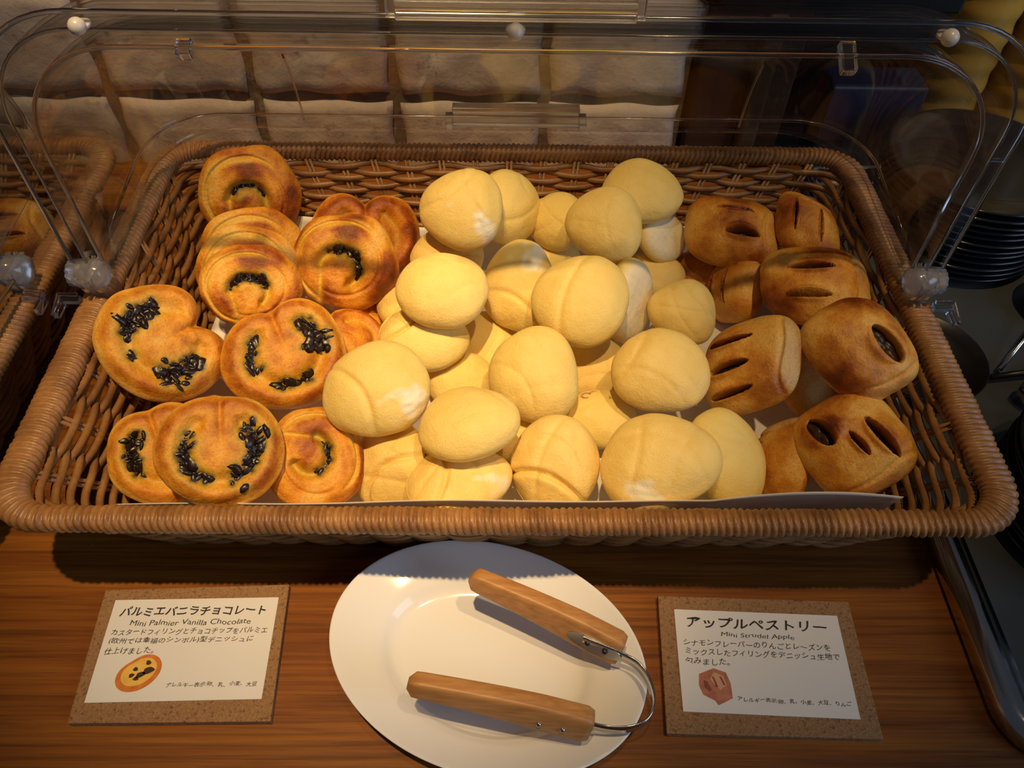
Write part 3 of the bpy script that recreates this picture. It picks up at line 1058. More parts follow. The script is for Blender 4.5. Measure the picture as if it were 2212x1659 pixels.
BUNS = {
    # id: (label, crease depth, pale patch, score depth)
    'M1': ('melon bun at the back left of the buns, white patch at its lower right', 0.05, 0.8, 0.06),
    'M2': ('melon bun tucked behind the back left bun, against the rear basket wall', 0, 0.1, 0.05),
    'M3': ('half hidden bun between the back left pair and the speckled back bun', 0, 0, 0.03),
    'M4': ('melon bun with one brown fleck, lying in front of the rearmost bun', 0, 0.2, 0.02),
    'M5': ('rearmost melon bun, low dome lying flat above the upturned small bun', 0, 0, 0.02),
    'M6': ('small upturned bun showing its white underside beside the back strudel', 0, 0, 0.03),
    'M7': ('bun mostly buried under the back left bun, only its lower edge showing', 0.1, 0.1, 0.05),
    'M8': ('wide smooth bun lying flat on the left of the heap, just right of the palmiers', 0, 0, 0.05),
    'M9': ('tall bun with a white patch, between the wide left bun and large central bun', 0.08, 0.9, 0.03),
    'M10': ('large central bun with one long curved score line, on top of the heap', 0, 0, 0.07),
    'M11': ('bun on edge behind the large central bun, its white base facing right', 0, 0, 0.03),
    'M12': ('bun touching the upright strudel at the right of the heap, with a small knob', 0.06, 0.1, 0.05),
    'M13': ('shadowed bun low down under the small upturned bun', 0, 0, 0.03),
    'M14': ('deeply creased bun tucked under the wide smooth left bun', 0.34, 0, 0.05),
    'M15': ('sliver of a bun beside the dark swirled palmier and below the wide left bun', 0, 0, 0.03),
    'M16': ('shadowed bun low in the gap between the creased bun and the middle bun', 0, 0, 0.03),
    'M17': ('big bun with crumbly right edge overlapping the palmiers on the left side', 0.12, 0.9, 0.0),
    'M18': ('bun low in the heap right of the big crumbly bun', 0, 0, 0.03),
    'M19': ('smooth round bun in the middle, directly below the large central bun', 0.0, 0.1, 0.03),
    'M20': ('bun in shadow in the gap right of the smooth middle bun', 0, 0, 0.03),
    'M21': ('broad bun with crossing score lines beside the striped pale-ended strudel', 0.03, 0.3, 0.07),
    'M22': ('low bun with reddish brown marks between four larger front buns', 0, 0, 0.03),
    'M23': ('oval bun lying tilted in front of the big crumbly bun', 0, 0.1, 0.03),
    'M24': ('bun on its side at the front left of the heap beside the custard palmier', 0.30, 0, 0.05),
    'M25': ('oval bun with a crumbly corner against the front rim, below the tilted oval bun', 0.2, 0.6, 0.06),
    'M26': ('folded bun against the front rim in the middle, with deep lower creases', 0.34, 0.2, 0.07),
    'M27': ('largest front bun with a pale glossy patch, resting at the front rim', 0, 0.8, 0.06),
    'M28': ('greenish yellow bun leaning right behind the largest front bun', 0.04, 0, 0.02),
    'M29': ('small glimpse of a bun deep between the front buns', 0, 0, 0.03),
    'M30': ('small glimpse of a bun behind the tall bun with the white patch', 0, 0, 0.03),
}
# direction of the white patch and of the fold on the bun's own top face, degrees
PATCH = {'M1': -55, 'M17': -48, 'M9': 50, 'M25': -40, 'M27': -115, 'M4': 20, 'M21': -30, 'M26': 40, 'M12': 60, 'M19': 40, 'M2': 60, 'M23': 20}
FOLD = {'M1': 20, 'M7': -60, 'M9': -110, 'M14': 150, 'M17': 190, 'M21': -100, 'M24': -60, 'M25': 165, 'M26': -110, 'M12': 40, 'M28': 70}
PALM = {
    # id: (label, style, notch, browning, chocolate sections, spiral start)
    'P1': ('rearmost dark palmier with three chocolate lumps, leaning on the back basket wall', 'roll', 0.06, 0.62, ((20, 150, 0.02, 14),), 8),
    'P2': ('palmier second from the back in the leaning row, only its upper arc showing', 'roll', 0.05, 0.38, (), 0),
    'P3': ('pale-arced palmier in the leaning row, behind the dark one with chocolate fragments', 'roll', 0.03, 0.30, (), -10),
    'P4': ('dark glazed palmier at the front of the leaning row, with scattered chocolate fragments', 'roll', 0.04, 0.55, ((0, 170, 0.07, 48),), 15),
    'P5': ('back palmier with a deep notch at its top, behind the dark swirled one', 'heart', 0.34, 0.58, (), 0),
    'P6': ('dark swirled palmier with a chocolate arc, left of the wide smooth bun', 'roll', 0.03, 0.58, ((-20, 118, 0.035, 60),), 0),
    'P7': ('golden palmier nearest the left basket wall, its notch facing right', 'heart', 0.36, 0.22, ((165, 238, 0.075, 84), (-40, 34, 0.085, 90), (262, 272, 0.03, 5)), 0),
    'P8': ('golden palmier with a chocolate smile, left of the big crumbly bun', 'heart', 0.22, 0.34, ((125, 205, 0.045, 44), (-15, 55, 0.075, 84), (228, 300, 0.04, 28)), 0),
    'P9': ('golden palmier at the front left, half covered by the flat front palmier', 'heart', 0.10, 0.26, ((115, 215, 0.07, 84),), 0),
    'P10': ('palmier peeping out between the front palmier and the leftmost palmier', 'heart', 0.12, 0.30, (), 0),
    'P11': ('flat front palmier with two long chocolate strips, nearest the front left rim', 'heart', 0.04, 0.30, ((150, 240, 0.055, 64), (-75, 42, 0.075, 90), (238, 256, 0.05, 14)), 0),
    'P12': ('custard filled palmier at the front, beside the bun lying on its side', 'roll', 0.05, 0.45, ((-10, 150, 0.03, 18),), -100),
    'P13': ('palmier edge in the gap right of the chocolate smile palmier', 'heart', 0.1, 0.38, (), 0),
    'P14': ('small palmier edge directly below the dark swirled palmier', 'heart', 0.1, 0.30, (), 0),
}
STRU = {
    # id: (label, slits (x, y, half length, half width), browning, pale end)
    'S1': ('apple strudel at the back with one open slit, beside the upturned bun', ((0.22, -0.22, 0.36, 0.10), (0.05, 0.40, 0.40, 0.03)), 0.55, 0.2),
    'S2': ('brown apple strudel in the back right corner, seen end on', ((0.1, 0.45, 0.5, 0.03), (0.1, -0.3, 0.5, 0.03)), 0.60, 0.2),
    'S3': ('shadowed apple strudel low down under the back strudel', (), 0.55, 0.2),
    'S4': ('apple strudel standing upright on its side, left of the two-slit strudel', ((0.0, 0.3, 0.5, 0.03), (0.0, -0.2, 0.5, 0.03)), 0.38, 0.5),
    'S5': ('wide two-slit apple strudel by the right basket wall, behind the raisin strudel', ((-0.05, 0.22, 0.42, 0.075), (-0.15, -0.48, 0.40, 0.075)), 0.52, 0.35),
    'S6': ('tilted apple strudel with raisin filling showing, touching the right basket wall', ((0.12, 0.36, 0.42, 0.17),), 0.52, 0.3),
    'S7': ('golden striped apple strudel with three slits and a pale end, beside the broad bun', ((-0.25, 0.52, 0.46, 0.055), (-0.28, -0.02, 0.42, 0.085), (-0.25, -0.55, 0.45, 0.06)), 0.34, 0.9),
    'S8': ('plain apple strudel hidden behind the golden striped one', (), 0.50, 0.3),
    'S9': ('large apple strudel at the front right with three slits, above the paper flap', ((0.20, 0.40, 0.42, 0.085), (0.10, 0.0, 0.25, 0.05), (-0.42, -0.38, 0.30, 0.16)), 0.46, 0.2),
    'S10': ('apple strudel on its side at the front, right of the greenish bun', ((0.0, 0.3, 0.5, 0.03),), 0.48, 0.7),
}
for k, (lab, cr, pl, sc) in BUNS.items():
    loc, rot, size = PASTRY[k]
    melon_bun(k, loc, rot, size, lab, cr, pl, sc, PATCH.get(k), FOLD.get(k))
for k, (lab, st, no, br, ch, p0) in PALM.items():
    loc, rot, size = PASTRY[k]
    palmier(k, loc, rot, size, lab, st, no, br, ch, math.radians(p0))
for k, (lab, sl_, br, ep) in STRU.items():
    loc, rot, size = PASTRY[k]
    strudel(k, loc, rot, size, lab, sl_, br, ep)

# pastries in the neighbouring basket, seen through its cover
NB = [
    ('N1', (-0.405, 0.275, 0.060), (0.5, 0.1, 0.4), (0.042, 0.030, 0.018), 'brown pastry at the back of the left basket, nearest the shared gap', 0.42),
    ('N2', (-0.402, 0.210, 0.056), (0.3, 0.2, -0.5), (0.044, 0.030, 0.018), 'brown pastry in the left basket, just in front of the rear one', 0.52),
    ('N3', (-0.398, 0.140, 0.052), (0.3, 0.1, 0.9), (0.040, 0.030, 0.018), 'pastry in the left basket beside the clear hinge knob', 0.40),
    ('N4', (-0.485, 0.250, 0.062), (0.3, 0.0, 0.2), (0.044, 0.034, 0.020), 'golden pastry cut off by the left edge of the photo', 0.30),
    ('N5', (-0.478, 0.170, 0.066), (0.3, 0.0, -0.3), (0.044, 0.034, 0.020), 'glazed pastry at the left edge, in front of the golden one', 0.45),
]
for nid, loc, rot, size, lab, br in NB:
    o = strudel(nid, loc, rot, size, lab, ((0.0, 0.2, 0.5, 0.05), (0.0, -0.35, 0.5, 0.05)), br, 0.4, False)
    o.name = 'glazed_pastry'
    o['group'] = 'pastries in the neighbouring left basket'

# ------------------------------------------------------------------ clear roll-top covers
YP, ZP = 0.173, 0.112


def outline(hw, R, c, n=14):
    """right half then left half: (x, r) round the opening from hinge to hinge"""
    a = np.linspace(0, math.pi / 2, n)
    rt = [(hw, 0.012), (hw, R - c)] + [(hw - c + c * math.cos(t), R - c + c * math.sin(t)) for t in a[1:]]
    seg = [(x, R) for x in np.linspace(hw - c, -(hw - c), 24)[1:-1]]
    lf = [(-x, r) for x, r in rt[::-1]]
    return np.array(rt + seg + lf)


def shell_mesh(hw, R, c, a0, a1, n=40):
    P = outline(hw, R, c)
    A = np.radians(np.linspace(a0, a1, n))
    return np.stack([np.repeat(P[None, :, 0], n, 0), YP + P[None, :, 1] * np.cos(A)[:, None], ZP + P[None, :, 1] * np.sin(A)[:, None]], -1)


def edge_band(hw, R, c, ang, out, th, parent, name):
    """flat flange standing outward round an open edge, with beaded outer and inner rims"""
    P = outline(hw, R, c)
    t = np.gradient(P, axis=0)
    nrm = np.stack([-t[:, 1], t[:, 0]], -1)
    nrm /= np.linalg.norm(nrm, axis=1)[:, None]
    if nrm[len(P) // 2, 1] < 0:
        nrm = -nrm
    Q = P + nrm * out
    a = math.radians(ang)
    e = np.array([0, math.cos(a), math.sin(a)])
    f = np.array([0, -math.sin(a), math.cos(a)])
    base = np.array([0, YP, ZP])

    def pos(p, s):
        return base + np.array([p[0], 0, 0]) + e * p[1] + f * s
    m = MB()
    arr = np.array([[pos(p, -th / 2), pos(q, -th / 2), pos(q, th / 2), pos(p, th / 2)] for p, q in zip(P, Q)])
    m.grid(arr, closed_v=True)
    k = m.n - len(P) * 4
    m.f.append((k, k + 1, k + 2, k + 3))
    k2 = m.n - 4
    m.f.append((k2 + 3, k2 + 2, k2 + 1, k2))
    o = m.build(name, MACR, parent, smooth=False)
    return o


def edge_bead(hw, R, c, ang, out, rad, parent):
    P = outline(hw, R, c)
    t = np.gradient(P, axis=0)
    nrm = np.stack([-t[:, 1], t[:, 0]], -1)
    nrm /= np.linalg.norm(nrm, axis=1)[:, None]
    if nrm[len(P) // 2, 1] < 0:
        nrm = -nrm
    Q = P + nrm * out
    a = math.radians(ang)
    m = MB()
    m.tube(np.stack([Q[:, 0], YP + Q[:, 1] * math.cos(a), ZP + Q[:, 1] * math.sin(a)], -1), rad, 8)
    return m.build('edge_bead', MACRE, parent)


def solid(o, th):
    s = o.modifiers.new('thickness', 'SOLIDIFY')
    s.thickness = th
    s.offset = 0
    return o


def cover(label, loc, is_open):
    root = thing('roll_top_cover', label, 'cover', loc)
    # fixed rear half
    m = MB()
    m.grid(shell_mesh(0.266, 0.158, 0.062, 90, 4))
    solid(m.build('rear_shell', MACR, root), 0.002)
    edge_bead(0.266, 0.158, 0.062, 91, 0.0, 0.0013, root)
    # base flange lying on the rim round the back half
    m = MB()
    xs0, xs1, yb = -0.286, 0.288, 0.356
    outer = [(xs0, YP + 0.01)] + [(xs0 + 0.02 - 0.02 * math.cos(t), yb - 0.02 + 0.02 * math.sin(t)) for t in np.linspace(0, math.pi / 2, 8)] + \
            [(xs1 - 0.02 + 0.02 * math.sin(t), yb - 0.02 + 0.02 * math.cos(t)) for t in np.linspace(0, math.pi / 2, 8)] + [(xs1, YP + 0.01)]
    inner = [(-0.268, YP + 0.01)] + [(-0.268 + 0.06 - 0.06 * math.cos(t), 0.331 - 0.06 + 0.06 * math.sin(t)) for t in np.linspace(0, math.pi / 2, 8)] + \
            [(0.268 - 0.06 + 0.06 * math.sin(t), 0.331 - 0.06 + 0.06 * math.cos(t)) for t in np.linspace(0, math.pi / 2, 8)] + [(0.268, YP + 0.01)]
    za = 0.1015
    arr = np.array([[(*i, za), (*o, za), (*o, za + 0.002), (*i, za + 0.002)] for i, o in zip(inner, outer)])
    m.grid(arr, closed_v=True)
    k = m.n - len(outer) * 4
    m.f.append((k, k + 1, k + 2, k + 3))
    m.f.append((m.n - 1, m.n - 2, m.n - 3, m.n - 4))
    m.build('base_flange', MACR, root, smooth=False)
    # moving front half
    a0, a1 = (91, 6) if is_open else (90, 176)
    m = MB()
    m.grid(shell_mesh(0.277, 0.167, 0.055, a0, a1))
    lid = solid(m.build('front_lid', MACR, root), 0.002)
    ea, eb = (a0, a1) if is_open else (a1, a0)
    edge_band(0.277, 0.167, 0.055, ea, 0.009, 0.0025, lid, 'lid_edge')
    edge_bead(0.277, 0.167, 0.055, ea, 0.0092, 0.0014, lid)
    edge_bead(0.277, 0.167, 0.055, ea, 0.0, 0.0009, lid)
    edge_bead(0.277, 0.1655, 0.055, eb, 0.0, 0.0012, lid)

    def handle(c, ang, parent, hl):
        m = MB()
        a = math.radians(ang)
        e = np.array([0, math.cos(a), math.sin(a)])
        f = np.array([0, -math.sin(a), math.cos(a)])
        rot = np.stack([np.array([1, 0, 0]), f, e], 1)
        m.box(np.array(c), (hl, 0.005, 0.011), rot)
        m.box(np.array(c) + f * 0.007 + e * 0.004, (hl, 0.012, 0.004), rot)
        for sx in (-1, 1):
            m.box(np.array(c) + np.array([sx * (hl / 2 + 0.003), 0, 0]) + e * -0.001, (0.006, 0.008, 0.012), rot)
        for q_, w_ in ((0.0075, 0.0042), (0.0125, -0.001)):
            pc = np.array(c) + f * q_ + e * w_
            m.tube([pc - np.array([hl / 2, 0, 0]), pc, pc + np.array([hl / 2, 0, 0])], 0.0026, 12)
        m.build('handle', MHAND, parent, smooth=False, bevel=0.0018)

    ah = math.radians(a0 if is_open else a1)
    hc = (0.001, YP + 0.1835 * math.cos(ah), ZP + 0.1835 * math.sin(ah))
    handle(hc, a0 if is_open else a1, lid, 0.116)
    handle((0.005, YP + 0.172, ZP + 0.010), 14, root, 0.10)
    # bumpers along the lid edge
    for x in (-0.216, 0.001, 0.219):
        m = MB()
        aa = ah
        rr = 0.1705
        m.sphere((x, YP + rr * math.cos(aa) - 0.004 * math.sin(aa), ZP + rr * math.sin(aa) + 0.004 * math.cos(aa)), 0.0044, 16, 12)
        m.lathe([(0.0001, -0.003), (0.005, -0.003), (0.005, -0.001), (0.0001, -0.001)], (x, YP + rr * math.cos(aa), ZP + rr * math.sin(aa) + 0.001), 16)
        m.build('bumper', MRUB, lid)
    # stop tabs inside the rear shell
    for x, s in ((-0.171, 0.010), (0.176, 0.018)):
        m = MB()
        m.box((x, YP + 0.004, ZP + 0.1535), (0.008, s, 0.006), Matrix.Rotation(0.5, 3, 'X'))
        m.build('stop_tab', MACRE, root, smooth=False, bevel=0.001)
    # ribs running down the rear shell
    for x in (-0.160, 0.180):
        m = MB()
        A = np.radians(np.linspace(30, 5, 14))
        m.tube(np.stack([np.full(14, x), YP + 0.1605 * np.cos(A), ZP + 0.1605 * np.sin(A)], -1), 0.0008, 6)
        m.build('rib', MACRE, root)
    # hinges
    for sx in (-1, 1):
        xc = sx * 0.279
        m = MB()
        xs = np.array([-0.012, -0.0115, 0.009, 0.012])
        rr = np.array([0.0002, 0.0088, 0.0095, 0.0070])
        ph = np.linspace(0, 2 * np.pi, 28, endpoint=False)
        flute = 1 + 0.05 * np.cos(ph * 14)
        arr = np.stack([np.repeat((xc + sx * -xs)[:, None], 28, 1), YP + rr[:, None] * np.cos(ph) * flute, ZP + rr[:, None] * np.sin(ph) * flute], -1)
        m.grid(arr, closed_v=True)
        m.f.append(tuple(m.n - 28 + q for q in range(28)))
        hk = m.build('hinge_knob', MHINGE, root)
        m = MB()
        # triangular bracket with raised outline, pointing down to the rim
        tri = np.array([(-0.013, 0.004), (0.013, 0.004), (0.002, -0.018), (-0.002, -0.018)])
        for x0, x1 in ((xc - 0.006, xc - 0.003), (xc + 0.003, xc + 0.006)):
            v = [(x0, YP + a, ZP + b) for a, b in tri] + [(x1, YP + a, ZP + b) for a, b in tri]
            m.add(v, [(0, 1, 2, 3), (7, 6, 5, 4), (0, 4, 5, 1), (1, 5, 6, 2), (2, 6, 7, 3), (3, 7, 4, 0)])
        m.tube([(xc, YP - 0.013, ZP + 0.004), (xc, YP - 0.002, ZP - 0.0185), (xc, YP + 0.003, ZP - 0.0185), (xc, YP + 0.013, ZP + 0.004)], 0.0016, 6)
        m.build('hinge_bracket', MHINGE, root, smooth=False)
        m = MB()
        m.box((xc + sx * 0.014, YP - 0.012, ZP - 0.013), (0.014, 0.006, 0.003))
        m.box((xc + sx * 0.020, YP - 0.018, ZP - 0.016), (0.004, 0.012, 0.006))
        m.tube([(xc + sx * 0.008, YP - 0.010, ZP - 0.010), (xc + sx * 0.021, YP - 0.010, ZP - 0.010), (xc + sx * 0.022, YP - 0.024, ZP - 0.016)], 0.0015, 6)
        m.build('latch', MACRE, root, smooth=False, bevel=0.0006)
    return root


cover('clear acrylic roll-top cover rolled open over the middle basket', (0.0, 0, 0), True)
cover('closed clear acrylic cover over the basket at the left edge', (-0.611, 0.003, 0), False)

# ------------------------------------------------------------------ plate and tongs
plate_c = (-0.0127, -0.0444)
plate_a = math.radians(-17.6)
m = MB()
A_, B_ = 0.0945, 0.068
prof = [(0.0001, 0.0045), (0.50, 0.0045), (0.60, 0.0052), (0.645, 0.0085), (0.685, 0.0122), (0.78, 0.0150), (0.90, 0.0185), (0.975, 0.0208), (0.995, 0.0212), (1.0, 0.0202),
        (0.985, 0.0190), (0.88, 0.0146), (0.76, 0.0112), (0.66, 0.0050), (0.62, 0.0008), (0.58, 0.0), (0.56, 0.0010), (0.0001, 0.0012)]
m.lathe(prof, (0, 0, 0), 128, A_, B_)
pl = m.build('oval_plate', MPLATE, None, recalc=True, loc=(plate_c[0], plate_c[1], 0.0002), weld=3e-5)
pl.location.z = 0.0002 - 0.0
pl.rotation_euler = (0, 0, plate_a)
pl.location.z = 0.0002
tag(pl, 'white oval porcelain plate holding the wooden tongs in front of the basket', 'plate')
ss = pl.modifiers.new('smooth', 'SUBSURF')
ss.levels = ss.render_levels = 1

tongs = thing('serving_tongs', 'wooden handled serving tongs with a steel spring, lying on the white plate', 'tongs', (0.03, -0.055, 0.028))


def tong_arm(p0, p1, tilt, w0, w1, t0, t1, name):
    """handle from free tip p0 to spring end p1; tilt leans the broad face"""
    p0, p1 = np.array(p0), np.array(p1)
    ax = p1 - p0
    L = np.linalg.norm(ax)
    ax = ax / L
    up = np.array([0, 0, 1.0])
    sd = np.cross(ax, up)
    sd /= np.linalg.norm(sd)
    up = np.cross(sd, ax)
    c, s = math.cos(tilt), math.sin(tilt)
    up2, sd2 = c * up + s * sd, c * sd - s * up
    m = MB()
    n = 30
    ph = np.linspace(0, 2 * np.pi, 28, endpoint=False)
    cx = np.sign(np.cos(ph)) * np.abs(np.cos(ph)) ** 0.36
    cy = np.sign(np.sin(ph)) * np.abs(np.sin(ph)) ** 0.36
    rows = []
    for q in np.linspace(0, 1, n):
        e = min(1.0, math.sqrt(max(0.0, 1 - (1 - min(q / 0.05, 1)) ** 2)) * 0.55 + 0.45) if q < 0.05 else 1.0
        e2 = 1.0 if q < 0.985 else 1 - (q - 0.985) / 0.015 * 0.15
        wv = (w0 + (w1 - w0) * min(1, q * 1.4)) * e * e2 / 2
        tv = (t0 + (t1 - t0) * q) * e * e2 / 2
        bow = 0.0015 * math.sin(q * math.pi)
        ctr = p0 + ax * L * q + up2 * bow
        rows.append(ctr + cx[:, None] * tv * sd2 + cy[:, None] * wv * up2)
    arr = np.array(rows)
    m.grid(arr, closed_v=True)
    k = m.n - n * 28
    m.f.append(tuple(k + q for q in range(28)))
    m.f.append(tuple(m.n - 28 + q for q in range(28)))
    o = m.build('handle', MHW, None)
    o.parent = tongs
    o.matrix_parent_inverse = Matrix.Translation(-Vector(tongs.location))
    return o, ax, up2, sd2


def kid(o):
    o.parent = tongs
    o.matrix_parent_inverse = Matrix.Translation(-Vector(tongs.location))
    return o


# TONGS
la0, la1 = (-0.0530, -0.0745, 0.0505), (0.0440, -0.0910, 0.0345)
ua0, ua1 = (-0.0220, -0.0120, 0.0470), (0.0640, -0.0505, 0.0350)
lo, lax, lup, lsd = tong_arm(la0, la1, -0.30, 0.0125, 0.0200, 0.0095, 0.0115, 'handle')
uo, uax, uup, usd = tong_arm(ua0, ua1, -0.32, 0.0125, 0.0205, 0.0095, 0.0115, 'handle')
# steel spring band
P0, P3 = np.array(la1) - lax * 0.010, np.array(ua1) - uax * 0.022
ctrl = [P0, np.array(la1) + lax * 0.008, np.array((0.0640, -0.0925, 0.0335)), np.array((0.0735, -0.0890, 0.0335)), np.array((0.0785, -0.0810, 0.0335)),
        np.array((0.0785, -0.0720, 0.0340)), np.array((0.0745, -0.0620, 0.0345)), np.array(ua1) + uax * 0.004 + usd * 0.004, P3 + usd * 0.0060]
ctrl = np.array(ctrl)


def catmull(c, n=10):
    out = []
    c = np.vstack([2 * c[0] - c[1], c, 2 * c[-1] - c[-2]])
    for i in range(1, len(c) - 2):
        for t in np.linspace(0, 1, n, endpoint=False):
            a, b, d, e = c[i - 1], c[i], c[i + 1], c[i + 2]
            out.append(0.5 * (2 * b + (d - a) * t + (2 * a - 5 * b + 4 * d - e) * t * t + (3 * b - a - 3 * d + e) * t ** 3))
    out.append(c[-2])
    return np.array(out)


path = catmull(ctrl)
tg = np.gradient(path, axis=0)
tg /= np.linalg.norm(tg, axis=1)[:, None]
sdv = np.cross(tg, np.array([0, 0, 1.0]))
sdv /= np.linalg.norm(sdv, axis=1)[:, None]
wd = np.full(len(path), 0.0055)
m = MB()
arr = np.stack([path - sdv * 0.0004 - np.array([0, 0, 1]) * wd[:, None], path + sdv * 0.0004 - np.array([0, 0, 1]) * wd[:, None],
                path + sdv * 0.0004 + np.array([0, 0, 1]) * wd[:, None], path - sdv * 0.0004 + np.array([0, 0, 1]) * wd[:, None]], 1)
m.grid(arr, closed_v=True)
kid(m.build('spring_band', MSTEEL, None, smooth=True))
# oval steel plate let into the far handle, and the rivets
inn = usd if usd[1] < 0 else -usd
cpl = np.array(ua0) + (np.array(ua1) - np.array(ua0)) * 0.84 + inn * 0.0057 - uup * 0.0002
m = MB()
ph = np.linspace(0, 2 * np.pi, 40, endpoint=False)
e1 = np.array([cpl + uax * 0.0165 * math.cos(t) + uup * 0.0058 * math.sin(t) for t in ph])
m.add(np.vstack([e1 + inn * 0.0003, e1 - inn * 0.0008]), [tuple(range(40))] + [tuple(40 + q for q in range(40))[::-1]] + [(q, (q + 1) % 40, 40 + (q + 1) % 40, 40 + q) for q in range(40)])
kid(m.build('steel_inset', MSTEEL, None, smooth=False))
for q in (-0.004, 0.0065):
    m = MB()
    m.sphere(cpl + uax * q + inn * 0.0004, 0.0018, 14, 10, (1, 1, 1))
    kid(m.build('rivet', MBLACK, None))
out_ = lsd if lsd[1] < 0 else -lsd
for q in (0.72, 0.85):
    m = MB()
    c_ = np.array(la0) + (np.array(la1) - np.array(la0)) * q + out_ * 0.0056 - lup * 0.001
    m.sphere(c_, 0.0016, 14, 10)
    kid(m.build('rivet', MSTEEL, None))


# ------------------------------------------------------------------ name cards
def text_mesh(body, box, parent, mat, z, quad, bold=0.0):
    """writing laid in a box (u0, u1, v centre, height) of the paper quad"""
    cu = bpy.data.curves.new('writing', 'FONT')
    cu.body = body
    cu.size = 1.0
    cu.offset = bold
    cu.shear = 0.12
    cu.resolution_u = 3
    tmp = bpy.data.objects.new('writing', cu)
    COL.objects.link(tmp)
    dg = bpy.context.evaluated_depsgraph_get()
    me = bpy.data.meshes.new_from_object(tmp.evaluated_get(dg))
    bpy.data.objects.remove(tmp)
    n = len(me.vertices)
    co = np.zeros(n * 3)
    me.vertices.foreach_get('co', co)
    co = co.reshape(-1, 3)
    lo, hi = co.min(0), co.max(0)
    u0, u1, vc, hh = box
    U = u0 + (co[:, 0] - lo[0]) / (hi[0] - lo[0]) * (u1 - u0)
    V = vc + hh / 2 - (co[:, 1] - lo[1]) / (hi[1] - lo[1]) * hh
    # slight hand-written waver
    V = V + 0.006 * np.sin(U * 37 + vc * 50) + 0.003 * np.sin(U * 91)
    TL, TR, BR, BL = [np.array(q) for q in quad]
    Pq = (TL[None] * (1 - U)[:, None] + TR[None] * U[:, None]) * (1 - V)[:, None] + (BL[None] * (1 - U)[:, None] + BR[None] * U[:, None]) * V[:, None]
    out = np.concatenate([Pq, np.full((n, 1), z)], 1)
    me.vertices.foreach_set('co', out.ravel())
    me.materials.clear()
    me.materials.append(mat)
    me.update()
    o = bpy.data.objects.new('writing', me)
    COL.objects.link(o)
    o.parent = parent
    return o


def slab(m, quad, z0, z1):
    v = [(*q, z0) for q in quad] + [(*q, z1) for q in quad]
    m.add(v, [(0, 3, 2, 1), (4, 5, 6, 7), (0, 1, 5, 4), (1, 2, 6, 5), (2, 3, 7, 6), (3, 0, 4, 7)])


def quv(quad, u, v):
    TL, TR, BR, BL = [np.array(q) for q in quad]
    return (TL * (1 - u) + TR * u) * (1 - v) + (BL * (1 - u) + BR * u) * v


def flat_shape(name, quad, pts, z, mat, parent):
    m = MB()
    P = [quv(quad, u, v) for u, v in pts]
    m.add([(*p, z) for p in P], [tuple(range(len(P)))])
    o = m.build(name, mat, parent, smooth=False, recalc=False)
    me = o.data
    if me.polygons[0].normal.z < 0:
        me.flip_normals()
    return o


def print_mat(name, stops, scale):
    t = NT(name)
    v = t.coord()
    t.base(t.ramp(t.noise(v, scale, 4), stops))
    return t.set(Roughness=0.4)


MPRO = print_mat('printed_pastry_rim', [(0.3, (0.50, 0.12, 0.02)), (0.7, (0.68, 0.24, 0.04))], 200)
MPRY = print_mat('printed_pastry_yellow', [(0.3, (0.72, 0.38, 0.06)), (0.7, (0.80, 0.52, 0.10))], 200)
MPRC = simple('printed_chocolate', (0.05, 0.025, 0.010), 0.4)
MPRR = print_mat('printed_strudel_red', [(0.3, (0.36, 0.10, 0.055)), (0.7, (0.50, 0.19, 0.11))], 260)
MPRD = print_mat('printed_strudel_dark', [(0.3, (0.16, 0.035, 0.02)), (0.7, (0.26, 0.07, 0.04))], 260)
MPRL = print_mat('printed_strudel_light', [(0.3, (0.58, 0.28, 0.15)), (0.7, (0.62, 0.33, 0.2))], 260)


def card(label, cork, paper, texts, zc=0.0053):
    c = np.mean(np.array(cork), 0)
    root = thing('name_card', label, 'card', (0, 0, 0))
    m = MB()
    slab(m, cork, 0.0002, 0.0002 + zc)
    m.build('cork_board', MCORK, root, smooth=False, bevel=0.0006)
    m = MB()
    zt = 0.0002 + zc
    slab(m, paper, zt + 0.0001, zt + 0.0005)
    pp = m.build('paper', MPAPER, root, smooth=False)
    for body, box, bold in texts:
        text_mesh(body, box, pp, MINK, zt + 0.00058, paper, bold)
    return root, pp, zt


L_cork = [(-0.2518, -0.0015), (-0.1378, 0.0028), (-0.1336, -0.0805), (-0.2473, -0.0818)]
L_pap = [(-0.2430, -0.0085), (-0.1426, -0.0062), (-0.1410, -0.0683), (-0.2412, -0.0707)]
R_cork = [(0.0947, -0.0037), (0.2143, -0.0072), (0.2117, -0.0894), (0.0897, -0.0866)]
R_pap = [(0.1036, -0.0130), (0.2044, -0.0169), (0.2015, -0.0789), (0.1006, -0.0747)]


rootL, ppL, ztL = card('cork-backed card on the left with a printed golden palmier picture', L_cork, L_pap, [
    ('パルミエバニラチョコレート', (0.05, 0.935, 0.125, 0.10), 0.020),
    ('Mini Palmier Vanilla Chocolate', (0.13, 0.855, 0.245, 0.055), 0.0),
    ('カスタードフィリングとチョコチップをパルミエ', (0.035, 0.965, 0.335, 0.062), 0.004),
    ('(欧州では幸福のシンボル)型デニッシュに', (0.036, 0.89, 0.425, 0.066), 0.004),
    ('仕上げました。', (0.027, 0.315, 0.52, 0.066), 0.004),
    ('アレルギー表示:卵、乳、小麦、大豆', (0.44, 0.96, 0.855, 0.044), 0.006)])
th = np.linspace(0, 2 * np.pi, 48, endpoint=False)


